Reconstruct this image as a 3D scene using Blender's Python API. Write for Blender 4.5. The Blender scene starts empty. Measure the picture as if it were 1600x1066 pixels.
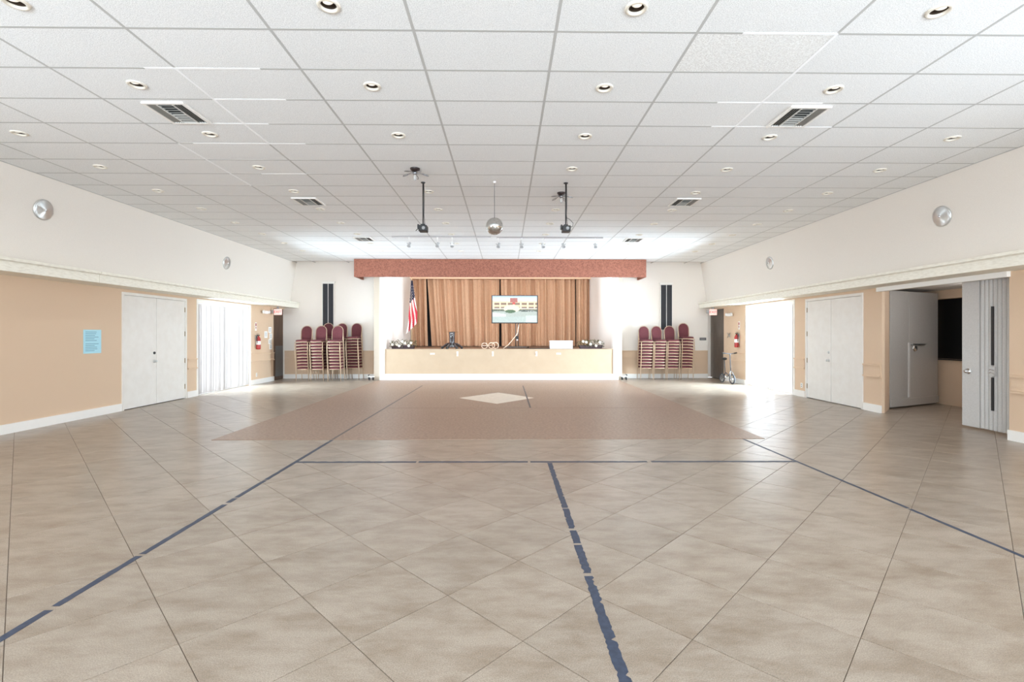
import bpy, math, random
from mathutils import Vector, Matrix, Euler
random.seed(7)
PI = math.pi
SC = bpy.context.scene
COL = SC.collection

# ------------------------------------------------------------------ camera, world, light, exposure
F_PX, YAW, CAM_H, HORIZON = 750.0, math.atan(10 / 750.0), 1.60, 523.0
cam_d = bpy.data.cameras.new('camera')
cam = bpy.data.objects.new('camera', cam_d); COL.objects.link(cam)
cam_d.sensor_width = 36.0; cam_d.lens = F_PX / 1600 * 36.0
cam_d.shift_y = -(533.0 - HORIZON) / 1600.0
cam.location = (0, 0, CAM_H); cam.rotation_euler = (PI / 2, 0, -YAW)
cam_d.clip_start = 0.05; cam_d.clip_end = 200
SC.camera = cam

world = bpy.data.worlds.new('sky'); SC.world = world; world.use_nodes = True
bg = world.node_tree.nodes['Background']
bg.inputs['Color'].default_value = (0.86, 0.93, 1.0, 1); bg.inputs['Strength'].default_value = 3.0

SC.view_settings.view_transform = 'Standard'; SC.view_settings.look = 'None'
SC.view_settings.gamma = 1.0; SC.view_settings.use_curve_mapping = False
SC.view_settings.exposure = 0.60
SC.cycles.max_bounces = 12; SC.cycles.diffuse_bounces = 6; SC.cycles.glossy_bounces = 4
SC.cycles.transmission_bounces = 6; SC.cycles.sample_clamp_indirect = 8.0
SC.cycles.caustics_reflective = False; SC.cycles.caustics_refractive = False

def area(name, loc, rot, sx, sy, watts, color=(1, 1, 1)):
    d = bpy.data.lights.new(name, 'AREA'); d.shape = 'RECTANGLE'; d.size = sx; d.size_y = sy
    d.energy = watts; d.color = color
    o = bpy.data.objects.new(name, d); COL.objects.link(o); o.location = loc; o.rotation_euler = rot
    return o
XL, XR, YB, YR, ZC = -8.05, 7.65, 17.6, -5.0, 4.22
WL = (12.66, 15.20); WR = (12.65, 15.12)        # glazed doors far, left and right (along Y)
W2 = (0.4, 3.6)                                 # unseen openings beside the camera, assumed for the light
DAY = (0.71, 0.858, 1.0)
# daylight at the far doors; near and rear lamps serve assumed, unseen openings
# (most lie low and tilt up to brighten the ceiling, like light off a terrace)
P_FARL, P_FARR, P_NEARL, P_NEARR, P_REAR, P_DOWN, P_TRACK = 1400, 3300, 65, 165, 400, 8.6, 32.0
UP = math.radians(50); UPF = math.radians(42)
area('daylight', (XL - 2.2, sum(WL) / 2, 0.75), (0, -PI / 2 - UPF, 0), 2.6, 3.4, P_FARL, DAY)
area('daylight', (XR + 2.2, sum(WR) / 2, 0.75), (0, PI / 2 + UPF, 0), 2.6, 3.4, P_FARR, DAY)
DN = math.radians(32)
area('daylight', (XL - 1.5, sum(WL) / 2, 2.7), (0, -PI / 2 + DN, 0), 1.6, 2.6, 750, DAY)
area('daylight', (XR + 1.5, sum(WR) / 2, 2.7), (0, PI / 2 - DN, 0), 1.6, 2.6, 1300, DAY)
area('daylight', (XL - 0.35, sum(W2) / 2, 1.0), (0, -PI / 2 - UP, 0), 1.8, 3.0, P_NEARL, DAY)  # lamp at the assumed left opening, added for even brightness
area('daylight', (XR + 0.35, sum(W2) / 2, 1.0), (0, PI / 2 + UP, 0), 1.8, 3.0, P_NEARR, DAY)
for wx in (-5.2, -0.2, 4.8):
    area('daylight', (wx, YR - 0.4, 1.3), (PI / 2 + UP, 0, 0), 4.0, 2.4, P_REAR, DAY)  # added lamps at the assumed rear openings, brightening the hall from behind
# unseen lamp added behind the stage valance to light the curtains
area('unseen_stage_light', (-0.2, 17.1, 4.05), (math.radians(40), 0, 0), 7.5, 0.25, 150, (0.95, 0.96, 1.0))

# ------------------------------------------------------------------ materials
MATS = {}
def srgb(r, g, b):
    f = lambda c: (c / 255 / 12.92) if c / 255 <= 0.04045 else ((c / 255 + 0.055) / 1.055) ** 2.4
    return (f(r), f(g), f(b))
def mat(name, col, rough=0.6, metal=0.0, col2=None, scale=20.0, detail=4.0, bump=0.0, bscale=None, spec=0.5,
        stretch=None, lo=0.35, hi=0.65, rand=0.0, emit=0.0, transl=0.0):
    if name in MATS: return MATS[name]
    m = bpy.data.materials.new(name); m.use_nodes = True; MATS[name] = m
    nt = m.node_tree; N = nt.nodes; L = nt.links; b = N['Principled BSDF']
    b.inputs['Base Color'].default_value = (*col, 1); b.inputs['Roughness'].default_value = rough
    b.inputs['Metallic'].default_value = metal; b.inputs['Specular IOR Level'].default_value = spec
    tc = N.new('ShaderNodeNewGeometry') ; src = tc.outputs['Position']
    if stretch:
        mp = N.new('ShaderNodeMapping'); mp.inputs['Scale'].default_value = stretch
        L.new(src, mp.inputs['Vector']); src = mp.outputs['Vector']
    csock = None
    if col2 is not None:
        n = N.new('ShaderNodeTexNoise'); n.inputs['Scale'].default_value = scale; n.inputs['Detail'].default_value = detail
        L.new(src, n.inputs['Vector'])
        r = N.new('ShaderNodeValToRGB'); r.color_ramp.elements[0].position = lo; r.color_ramp.elements[1].position = hi
        r.color_ramp.elements[0].color = (*col, 1); r.color_ramp.elements[1].color = (*col2, 1)
        L.new(n.outputs['Fac'], r.inputs['Fac']); csock = r.outputs['Color']
    if rand:
        oi = N.new('ShaderNodeObjectInfo'); mr = N.new('ShaderNodeMapRange')
        mr.inputs['To Min'].default_value = 1 - rand; mr.inputs['To Max'].default_value = 1 + rand
        L.new(oi.outputs['Random'], mr.inputs['Value'])
        mx = N.new('ShaderNodeVectorMath'); mx.operation = 'SCALE'
        if csock: L.new(csock, mx.inputs[0])
        else: mx.inputs[0].default_value = col
        L.new(mr.outputs['Result'], mx.inputs['Scale']); csock = mx.outputs['Vector']
    if csock: L.new(csock, b.inputs['Base Color'])
    if bump:
        nb = N.new('ShaderNodeTexNoise'); nb.inputs['Scale'].default_value = bscale or scale; nb.inputs['Detail'].default_value = 3
        L.new(src, nb.inputs['Vector'])
        bp = N.new('ShaderNodeBump'); bp.inputs['Strength'].default_value = bump; bp.inputs['Distance'].default_value = 0.01
        L.new(nb.outputs['Fac'], bp.inputs['Height']); L.new(bp.outputs['Normal'], b.inputs['Normal'])
    if emit:
        b.inputs['Emission Color'].default_value = (*col, 1); b.inputs['Emission Strength'].default_value = emit
    if transl:
        t = N.new('ShaderNodeBsdfTranslucent'); t.inputs['Color'].default_value = (*col, 1)
        ms = N.new('ShaderNodeMixShader'); ms.inputs['Fac'].default_value = transl
        L.new(b.outputs[0], ms.inputs[1]); L.new(t.outputs[0], ms.inputs[2])
        L.new(ms.outputs[0], N['Material Output'].inputs['Surface'])
    return m
def mat_attr(name, rough=0.6, emit=0.0):
    m = bpy.data.materials.new(name); m.use_nodes = True
    nt = m.node_tree; b = nt.nodes['Principled BSDF']; a = nt.nodes.new('ShaderNodeAttribute'); a.attribute_name = 'print'
    b.inputs['Roughness'].default_value = rough
    nt.links.new(a.outputs['Color'], b.inputs['Base Color'])
    if emit:
        b.inputs['Base Color'].default_value = (0, 0, 0, 1)
        nt.links.remove(b.inputs['Base Color'].links[0]); b.inputs['Base Color'].default_value = (0.01, 0.01, 0.01, 1)
        nt.links.new(a.outputs['Color'], b.inputs['Emission Color']); b.inputs['Emission Strength'].default_value = emit
    return m

M_TAN = mat('tan_wall_paint', srgb(220, 193, 165), 0.7, col2=srgb(211, 182, 153), scale=160, bump=0.25, bscale=220)
M_CREAM = mat('cream_wall_paint', srgb(232, 224, 214), 0.75, col2=srgb(226, 217, 207), scale=140, bump=0.3, bscale=200)
M_BACK = mat('off_white_wall_paint', srgb(240, 233, 224), 0.7, col2=srgb(236, 228, 219), scale=60, bump=0.1, bscale=150)
M_BEAM = mat('rough_plaster_trim', srgb(238, 232, 218), 0.7, col2=srgb(222, 214, 198), scale=30, detail=8, bump=0.35, bscale=60, lo=0.42, hi=0.75, stretch=(1, 0.35, 1.5))
M_WHITE = mat('white_trim_paint', srgb(240, 236, 230), 0.45)
M_DOOR = mat('off_white_door_paint', srgb(232, 227, 220), 0.45, col2=srgb(228, 222, 214), scale=6)
M_CEIL = mat('acoustic_tile', srgb(250, 250, 249), 0.9, col2=srgb(220, 220, 219), scale=120, detail=2, bump=0.35, bscale=190, rand=0.012)
M_CEIL2 = mat('fissured_acoustic_tile', srgb(250, 250, 248), 0.9, col2=srgb(220, 218, 215), scale=75, detail=3, bump=0.6, bscale=80)
M_TBAR = mat('grey_ceiling_runner', srgb(188, 187, 184), 0.5)
M_TBARW = mat('white_ceiling_runner', srgb(252, 252, 252), 0.4)
M_GROUT = mat('floor_grout', srgb(112, 98, 84), 0.85)
M_DANCE = mat('brown_dance_floor', srgb(166, 139, 120), 0.42, col2=srgb(136, 111, 94), scale=24, detail=8, spec=0.4, lo=0.3, hi=0.7)
M_DIAM = mat('pale_inlay', srgb(222, 208, 192), 0.4, col2=srgb(212, 196, 180), scale=10)
M_PEACH = mat('peach_stage_paint', srgb(202, 179, 151), 0.6, col2=srgb(198, 174, 146), scale=3)
M_RUST = mat('rust_carpet', srgb(170, 110, 90), 0.95, col2=srgb(134, 84, 68), scale=28, detail=5, bump=0.6, bscale=120)
M_CURT = mat('tan_curtain_cloth', srgb(208, 170, 138), 0.85, col2=srgb(192, 153, 122), scale=30, stretch=(4, 4, 0.4), bump=0.2, bscale=200)
M_PALEGREY = mat('pale_stage_wall', srgb(232, 227, 220), 0.7)
M_STAGEFL = mat('stage_floor', srgb(120, 92, 70), 0.5, col2=srgb(100, 76, 58), scale=8)
M_DARK = mat('dark_backing', (0.012, 0.011, 0.010), 0.8)
M_BLACK = mat('black_plastic', (0.016, 0.015, 0.015), 0.45)
M_BRONZE = mat('dark_bronze_plastic', srgb(44, 30, 28), 0.35)
M_BURG = mat('burgundy_fabric', srgb(112, 56, 60), 0.9, col2=srgb(88, 42, 48), scale=90, bump=0.3, bscale=200, rand=0.10)
M_GOLD = mat('champagne_steel', srgb(206, 178, 150), 0.38, metal=0.35)
M_CHROME = mat('chrome', (0.75, 0.75, 0.76), 0.12, metal=1.0)
M_DKCHROME = mat('dull_dark_chrome', (0.33, 0.33, 0.34), 0.3, metal=1.0)
M_STEEL = mat('brushed_steel', (0.62, 0.62, 0.61), 0.3, metal=1.0)
M_SPUN = mat('spun_aluminium', (0.70, 0.71, 0.70), 0.30, metal=1.0)
_n = M_SPUN.node_tree; _t = _n.nodes.new('ShaderNodeTangent'); _t.direction_type = 'RADIAL'; _t.axis = 'X'
_n.links.new(_t.outputs[0], _n.nodes['Principled BSDF'].inputs['Tangent']); _n.nodes['Principled BSDF'].inputs['Anisotropic'].default_value = 0.9
M_BRASS = mat('aged_brass', srgb(150, 128, 92), 0.35, metal=0.8)
M_MIRROR = mat('mirror_tiles', (0.74, 0.75, 0.74), 0.05, metal=1.0)
M_SLAT = mat('white_blind_vinyl', (0.46, 0.42, 0.40), 0.5, transl=0.12)
M_ALU = mat('white_aluminium', srgb(244, 243, 240), 0.35)
M_BROWN = mat('dark_brown_door', srgb(92, 64, 44), 0.5, col2=srgb(74, 50, 34), scale=5, stretch=(6, 6, 0.6))
M_GREYBROWN = mat('grey_brown_door', srgb(106, 94, 84), 0.55, col2=srgb(92, 82, 74), scale=6, stretch=(6, 6, 0.6))
M_GREYPAN = mat('grey_kick_panel', srgb(108, 106, 106), 0.5, col2=srgb(92, 90, 90), scale=50)
M_VINYL = mat('grey_folding_vinyl', srgb(206, 203, 199), 0.5, col2=srgb(196, 193, 189), scale=80)
M_GREYDOOR = mat('grey_metal_door', srgb(176, 170, 163), 0.45, col2=srgb(164, 158, 151), scale=90)
M_RED = mat('red_enamel', srgb(158, 40, 36), 0.35)
M_PAPER = mat('white_paper', srgb(240, 238, 234), 0.8)
M_SIGNPINK = mat('backlit_red_sign_face', srgb(250, 205, 198), 0.4, emit=0.35)
M_SIGNRED = mat('exit_letter_red', srgb(224, 70, 62), 0.4, emit=0.5)
M_GREYPL = mat('grey_plastic', srgb(150, 150, 150), 0.5)
M_BAFFLE = mat('dark_bronze_baffle', srgb(70, 58, 48), 0.4)
M_TRIMRING = mat('cream_trim_ring', srgb(226, 218, 204), 0.4)
M_BULB = mat('frosted_reflector_bulb', srgb(246, 240, 230), 0.25, emit=0.35)  # slight glow put in so the bulbs read white
M_TAPE = mat('navy_floor_tape', srgb(58, 68, 88), 0.5, col2=srgb(46, 54, 72), scale=30)
M_TAPEDK = mat('charcoal_floor_tape', srgb(92, 84, 84), 0.5)
M_LEAF = mat('dark_green_leaves', srgb(70, 76, 46), 0.55, col2=srgb(110, 104, 70), scale=30)
M_PETAL = mat('ivory_petals', srgb(244, 236, 220), 0.6)
M_POT = mat('dark_plum_trough', srgb(60, 40, 44), 0.6)
M_CORD = mat('ivory_cord', srgb(238, 214, 190), 0.5)
M_BOXW = mat('white_card', srgb(236, 240, 246), 0.6)
M_TYRE = mat('dark_grey_rubber', srgb(74, 76, 80), 0.7)
M_GUN = mat('gunmetal_paint', srgb(84, 86, 92), 0.4)
M_GLASS = mat('clear_glass', (1, 1, 1), 0.0)
_nt = M_GLASS.node_tree; _tr = _nt.nodes.new('ShaderNodeBsdfTransparent'); _tr.inputs['Color'].default_value = (0.95, 0.97, 0.97, 1)
_gl = _nt.nodes.new('ShaderNodeBsdfGlossy'); _gl.inputs['Roughness'].default_value = 0.02; _mx = _nt.nodes.new('ShaderNodeMixShader'); _mx.inputs['Fac'].default_value = 0.06
_nt.links.new(_tr.outputs[0], _mx.inputs[1]); _nt.links.new(_gl.outputs[0], _mx.inputs[2]); _nt.links.new(_mx.outputs[0], _nt.nodes['Material Output'].inputs['Surface'])
M_GLASSB = mat('glass_shade', (0.9, 0.9, 0.88), 0.1)
M_GLASSB.node_tree.nodes['Principled BSDF'].inputs['Transmission Weight'].default_value = 0.6
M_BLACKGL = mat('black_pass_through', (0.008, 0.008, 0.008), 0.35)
M_GRILLE = mat('charcoal_speaker_cloth', srgb(58, 58, 62), 0.85, col2=srgb(46, 46, 50), scale=120)
M_SHADEJAMB = mat('shaded_greige_pilaster', srgb(206, 192, 174), 0.7)  # greige carries the shade on the strips beside the stage
M_BLUE = None

def floor_tile_mat():
    m = bpy.data.materials.new('polished_stone_tile'); m.use_nodes = True
    nt = m.node_tree; N = nt.nodes; L = nt.links; b = N['Principled BSDF']
    g = N.new('ShaderNodeNewGeometry'); oi = N.new('ShaderNodeObjectInfo')
    mp = N.new('ShaderNodeMapping'); mp.inputs['Rotation'].default_value = (0, 0, 0.35); mp.inputs['Scale'].default_value = (1.0, 2.4, 1)
    off = N.new('ShaderNodeVectorMath'); off.operation = 'ADD'
    sc = N.new('ShaderNodeVectorMath'); sc.operation = 'SCALE'; sc.inputs[0].default_value = (7, 11, 3)
    L.new(oi.outputs['Random'], sc.inputs['Scale']); L.new(g.outputs['Position'], off.inputs[0]); L.new(sc.outputs[0], off.inputs[1])
    L.new(off.outputs[0], mp.inputs['Vector'])
    n1 = N.new('ShaderNodeTexNoise'); n1.inputs['Scale'].default_value = 2.6; n1.inputs['Detail'].default_value = 9; n1.inputs['Roughness'].default_value = 0.68
    L.new(mp.outputs[0], n1.inputs['Vector'])
    r = N.new('ShaderNodeValToRGB'); e = r.color_ramp.elements
    e[0].position = 0.28; e[0].color = (*srgb(132, 114, 96), 1); e[1].position = 0.60; e[1].color = (*srgb(164, 150, 135), 1)
    L.new(n1.outputs['Fac'], r.inputs['Fac'])
    n2 = N.new('ShaderNodeTexNoise'); n2.inputs['Scale'].default_value = 170; n2.inputs['Detail'].default_value = 3
    L.new(g.outputs['Position'], n2.inputs['Vector'])
    mr = N.new('ShaderNodeMapRange'); mr.inputs['From Min'].default_value = 0.25; mr.inputs['From Max'].default_value = 0.75
    mr.inputs['To Min'].default_value = 0.62; mr.inputs['To Max'].default_value = 1.34
    L.new(n2.outputs['Fac'], mr.inputs['Value'])
    rr = N.new('ShaderNodeMapRange'); rr.inputs['To Min'].default_value = 0.955; rr.inputs['To Max'].default_value = 1.03
    L.new(oi.outputs['Random'], rr.inputs['Value'])
    mm = N.new('ShaderNodeMath'); mm.operation = 'MULTIPLY'; L.new(mr.outputs[0], mm.inputs[0]); L.new(rr.outputs[0], mm.inputs[1])
    vs = N.new('ShaderNodeVectorMath'); vs.operation = 'SCALE'; L.new(r.outputs['Color'], vs.inputs[0]); L.new(mm.outputs[0], vs.inputs['Scale'])
    L.new(vs.outputs[0], b.inputs['Base Color'])
    b.inputs['Roughness'].default_value = 0.28; b.inputs['Specular IOR Level'].default_value = 0.5
    return m
M_TILE = floor_tile_mat()

# ------------------------------------------------------------------ mesh helpers
class MB:
    def __init__(s): s.v = []; s.f = []
    def add(s, vs, fs):
        o = len(s.v); s.v += [tuple(v) for v in vs]; s.f += [tuple(o + i for i in f) for f in fs]; return s
    def box(s, x0, x1, y0, y1, z0, z1):
        return s.add([(x0, y0, z0), (x1, y0, z0), (x1, y1, z0), (x0, y1, z0), (x0, y0, z1), (x1, y0, z1), (x1, y1, z1), (x0, y1, z1)],
                     [(0, 3, 2, 1), (4, 5, 6, 7), (0, 1, 5, 4), (1, 2, 6, 5), (2, 3, 7, 6), (3, 0, 4, 7)])
    def prism(s, poly, a, b, axis='z'):
        """poly: 2D ccw; extruded from a to b along axis"""
        def P(p, t): return {'z': (p[0], p[1], t), 'y': (p[0], t, p[1]), 'x': (t, p[0], p[1])}[axis]
        n = len(poly)
        fs = [tuple(range(n))[::-1], tuple(range(n, 2 * n))] + [(i, (i + 1) % n, n + (i + 1) % n, n + i) for i in range(n)]
        return s.add([P(p, a) for p in poly] + [P(p, b) for p in poly], fs)
    def lathe(s, prof, seg=16, center=(0, 0, 0), axis='z', closed=False):
        vs = []; fs = []; n = len(prof); c = Vector(center)
        for k in range(seg):
            t = 2 * PI * k / seg
            for r, z in prof:
                p = (r * math.cos(t), r * math.sin(t), z)
                if axis == 'x': p = (p[2], p[0], p[1])
                elif axis == 'y': p = (p[1], p[2], p[0])
                vs.append(c + Vector(p))
        for k in range(seg):
            k2 = (k + 1) % seg
            for i in range(n - 1 + (1 if closed else 0)):
                j = (i + 1) % n
                fs.append((k * n + i, k2 * n + i, k2 * n + j, k * n + j))
        return s.add(vs, fs)
    def tube(s, pts, r, seg=8, closed=False, cap=True):
        pts = [Vector(p) for p in pts]; n = len(pts); rs = r if isinstance(r, (list, tuple)) else [r] * n
        vs = []; fs = []; up = None
        for i in range(n):
            a = pts[i - 1] if (i > 0 or closed) else pts[i]; b = pts[(i + 1) % n] if (i < n - 1 or closed) else pts[i]
            d = (b - a).normalized()
            if up is None:
                up = Vector((0, 0, 1)) if abs(d.z) < 0.9 else Vector((1, 0, 0))
            u = d.cross(up)
            if u.length < 1e-5: u = d.cross(Vector((0.3, 1, 0.2)))
            u.normalize(); w = u.cross(d).normalized(); up = w
            for k in range(seg):
                t = 2 * PI * k / seg; vs.append(pts[i] + (u * math.cos(t) + w * math.sin(t)) * rs[i])
        for i in range(n if closed else n - 1):
            j = (i + 1) % n
            for k in range(seg):
                k2 = (k + 1) % seg; fs.append((i * seg + k, j * seg + k, j * seg + k2, i * seg + k2))
        if cap and not closed:
            fs.append(tuple(range(seg))); fs.append(tuple((n - 1) * seg + k for k in range(seg))[::-1])
        return s.add(vs, fs)
    def sphere(s, c, r, seg=12, rings=8, sx=1, sy=1, sz=1):
        prof = [(max(1e-4, r * math.sin(PI * i / rings)), -r * math.cos(PI * i / rings)) for i in range(rings + 1)]
        o = len(s.v); s.lathe(prof, seg)
        for i in range(o, len(s.v)):
            x, y, z = s.v[i]; s.v[i] = (c[0] + x * sx, c[1] + y * sy, c[2] + z * sz)
        return s
    def xf(s, m):
        s.v = [tuple(m @ Vector(v)) for v in s.v]; return s
    def mesh(s, name):
        me = bpy.data.meshes.new(name); me.from_pydata(s.v, [], s.f); me.update(); return me
    def build(s, name, m, parent=None, smooth=False, loc=None, bevel=0.0):
        me = s.mesh(name); me.materials.append(m)
        return link(name, me, parent, smooth, loc, bevel)
def link(name, me, parent=None, smooth=False, loc=None, bevel=0.0):
    o = bpy.data.objects.new(name, me); COL.objects.link(o)
    if parent: o.parent = parent
    if loc: o.location = loc
    if smooth:
        for p in me.polygons: p.use_smooth = True
        if smooth == 'auto':
            md = o.modifiers.new('edges', 'EDGE_SPLIT'); md.split_angle = math.radians(40)
    if bevel:
        md = o.modifiers.new('bevel', 'BEVEL'); md.width = bevel; md.segments = 2; md.limit_method = 'ANGLE'
    return o
def tag(o, label, cat, group=None):
    o['label'] = label; o['category'] = cat
    if group: o['group'] = group
    return o
def thing(name, label, cat, loc=(0, 0, 0), rz=0.0, group=None):
    o = bpy.data.objects.new(name, None); COL.objects.link(o); o.location = loc; o.rotation_euler = (0, 0, rz)
    o.empty_display_size = 0.1
    return tag(o, label, cat, group)
def struct(o, label=None):
    o['kind'] = 'structure'
    if label: o['label'] = label
    return o
def copy_thing(root, loc, label, rz=None):
    r = root.copy(); COL.objects.link(r); r.location = loc; r['label'] = label
    if rz is not None: r.rotation_euler = (0, 0, rz)
    for ch in list(root.children):
        c = ch.copy(); COL.objects.link(c); c.parent = r
        for g in ch.children:
            d = g.copy(); COL.objects.link(d); d.parent = c
    return r
ORD = ['first', 'second', 'third', 'fourth', 'fifth', 'sixth', 'seventh', 'eighth', 'ninth', 'tenth', 'eleventh', 'twelfth']
def B(*a): return MB().box(*a)
def proj(p):
    dep = p[0] * math.sin(YAW) + p[1] * math.cos(YAW); r = p[0] * math.cos(YAW) - p[1] * math.sin(YAW)
    if dep < 0.2: return None
    return 800 + F_PX * r / dep, HORIZON - F_PX * (p[2] - CAM_H) / dep
def text_mesh(txt, size, depth):
    c = bpy.data.curves.new('lettering', 'FONT'); c.body = txt; c.size = size; c.extrude = depth; c.align_x = 'CENTER'; c.align_y = 'CENTER'
    o = bpy.data.objects.new('lettering', c); COL.objects.link(o)
    dg = bpy.context.evaluated_depsgraph_get(); me = bpy.data.meshes.new_from_object(o.evaluated_get(dg))
    bpy.data.objects.remove(o); return me

# ------------------------------------------------------------------ floor
floor = struct(B(XL - 0.3, 10.4, YR - 0.3, YB + 0.3, -0.20, -0.004).build('floor', M_GROUT))
TH = 0.445                                            # half diagonal of a floor tile
TX0, TY0 = 0.09, 2.505
GAP = 0.0042
def clip(poly, axis, val, keep_less):
    out = []
    for i in range(len(poly)):
        a, b = poly[i], poly[(i + 1) % len(poly)]
        ia = (a[axis] <= val) if keep_less else (a[axis] >= val); ib = (b[axis] <= val) if keep_less else (b[axis] >= val)
        if ia: out.append(a)
        if ia != ib:
            t = (val - a[axis]) / (b[axis] - a[axis]); out.append((a[0] + t * (b[0] - a[0]), a[1] + t * (b[1] - a[1])))
    return out
def parea(p):
    return 0.5 * abs(sum(p[i][0] * p[(i + 1) % len(p)][1] - p[(i + 1) % len(p)][0] * p[i][1] for i in range(len(p)))) if len(p) > 2 else 0
def tile_mb(poly):
    c = (sum(p[0] for p in poly) / len(poly), sum(p[1] for p in poly) / len(poly)); n = len(poly)
    def ins(p, d):
        v = Vector((p[0] - c[0], p[1] - c[1])); l = v.length
        return (c[0] + v.x * max(0, 1 - d / l), c[1] + v.y * max(0, 1 - d / l))
    r0 = [ins(p, GAP / 2 * 1.41) for p in poly]; r1 = [ins(p, GAP / 2 * 1.41 + 0.0022) for p in poly]
    vs = [(*p, -0.004) for p in r0] + [(*p, -0.0012) for p in r0] + [(*p, 0.0) for p in r1]
    fs = [tuple(range(2 * n, 3 * n))]
    for k in (0, 1):
        for i in range(n):
            j = (i + 1) % n; fs.append((k * n + i, k * n + j, (k + 1) * n + j, (k + 1) * n + i))
    return MB().add(vs, fs)
tiles = []
for i in range(-24, 26):
    for j in range(-18, 40):
        if (i + j) % 2 == 0: continue
        cx, cy = TX0 + TH * i, TY0 + TH * j
        poly = [(cx - TH, cy), (cx, cy - TH), (cx + TH, cy), (cx, cy + TH)]
        xmax = 10.05 if 6.6 < cy < 11.6 else XR
        q = poly
        for ax, val, less in ((0, XL, False), (0, xmax, True), (1, YR, False), (1, YB, True)):
            q = clip(q, ax, val, less)
            if len(q) < 3: break
        if len(q) < 3 or parea(q) < 0.01: continue
        whole = parea(q) > 0.999 * 2 * TH * TH
        hidden = (-4.3 < cx < 3.8 and 7.8 < cy) or (cy > 16.9 and -4.6 < cx < 4.1)
        size = 0
        pp = [proj((*p, 0)) for p in q]
        if not hidden and all(pp) and any(-5 < a[0] < 1605 and a[1] < 1075 for a in pp):
            vis = [(min(1600, max(0, a)), min(1066, b)) for a, b in pp]
            size = parea(vis)
        tiles.append((size, cx, cy, q, whole))
tiles.sort(key=lambda t: -t[0])
full_me = tile_mb([(-TH, 0), (0, -TH), (TH, 0), (0, TH)]).mesh('floor_tile'); full_me.materials.append(M_TILE)
rest = MB(); n_t = 0
for size, cx, cy, q, whole in tiles:
    if n_t < 300 and size > 60:
        n_t += 1
        if whole: link('floor_tile', full_me, floor, loc=(cx, cy, 0))
        else: tile_mb([(p[0] - cx, p[1] - cy) for p in q]).build('floor_tile', M_TILE, floor, loc=(cx, cy, 0))
    else:
        t = tile_mb(q); rest.add(t.v, t.f)
o = rest.build('floor_tile_field', M_TILE, floor); o['kind'] = 'stuff'

# dance floor with its pale diamond
dance = thing('dance_floor', 'brown wood-look dance floor laid before the stage', 'dance floor')
B(-4.45, 3.98, 7.32, 16.86, 0.0, 0.006).build('panel', M_DANCE, dance)
MB().prism([(-1.17, 12.08), (-0.2, 11.05), (0.72, 12.08), (-0.02 - 0.18, 13.2)], 0.006, 0.0075).build('diamond_inlay', M_DIAM, dance)

# floor tape lines
def ragged_strip(p0, p1, w, z, seglen, jag, gaps, rnd):
    p0 = Vector((*p0, 0)); p1 = Vector((*p1, 0)); d = (p1 - p0); L = d.length; d.normalize(); n = Vector((-d.y, d.x, 0))
    m = MB(); t = 0.0; spans = []; cur = 0.0
    for g0, g1 in sorted(gaps): spans.append((cur, g0)); cur = g1
    spans.append((cur, L))
    for a, b in spans:
        if b - a < 0.01: continue
        k = max(2, int((b - a) / seglen)); L1 = []; R1 = []
        for i in range(k + 1):
            t = a + (b - a) * i / k
            jl = -abs(rnd.gauss(0, jag)); jr = -abs(rnd.gauss(0, jag))
            if rnd.random() < 0.08: jl -= jag * 3
            L1.append(p0 + d * t + n * (w / 2 + jl)); R1.append(p0 + d * t - n * (w / 2 + jr))
        vs = [(v.x, v.y, z) for v in L1] + [(v.x, v.y, z) for v in R1] + [(v.x, v.y, z - 0.0012) for v in L1] + [(v.x, v.y, z - 0.0012) for v in R1]
        N = k + 1; fs = []
        for i in range(k):
            fs += [(i + 1, i, N + i, N + i + 1), (i, i + 1, 2 * N + i + 1, 2 * N + i), (N + i + 1, N + i, 3 * N + i, 3 * N + i + 1)]
        m.add(vs, fs)
    return m
rt = random.Random(3)
Z = 0.0016
tapes = [
    ('long navy floor tape line running down the left side of the floor', (-2.66, 0.2), (-2.63, 7.32), 0.052, 0.05, 0.0018, [(2.62, 2.66), (3.30, 3.33), (4.35, 4.40), (4.52, 4.545), (5.1, 5.12)], Z, M_TAPE),
    ('thin charcoal tape line crossing the left side of the dance floor', (-2.63, 7.32), (-2.60, 15.05), 0.040, 0.15, 0.001, [], 0.0075, M_TAPEDK),
    ('navy floor tape line crossing the hall just before the dance floor', (-2.62, 6.05), (3.66, 6.0), 0.065, 0.05, 0.004, [(1.5, 1.53), (2.9, 2.93), (4.4, 4.45)], Z + 0.0006, M_TAPE),
    ('wide torn navy tape line running down the middle towards the camera', (0.55, 5.97), (0.55, 0.2), 0.066, 0.022, 0.006, [(1.55, 1.57), (2.02, 2.06), (2.30, 2.33), (2.76, 2.80)], Z, M_TAPE),
    ('navy floor tape line running down the right side of the floor', (3.80, 0.2), (3.64, 7.30), 0.042, 0.05, 0.0018, [(4.15, 4.17)], Z, M_TAPE),
    ('short charcoal tape line near the diamond on the dance floor', (0.54, 10.43), (0.54, 14.95), 0.040, 0.15, 0.001, [], 0.0088, M_TAPEDK),
    ('faint thin tape line crossing the dance floor below the diamond', (-2.6, 10.43), (3.5, 10.43), 0.030, 0.15, 0.002, [], 0.0080, mat('faint_tape', srgb(150, 124, 110), 0.5)),
]
for lab, a, b, w, sl, jg, gaps, z, m in tapes:
    tag(ragged_strip(a, b, w, z, sl, jg, gaps, rt).build('floor_tape', m), lab, 'tape', 'tape lines on the floor')

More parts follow.
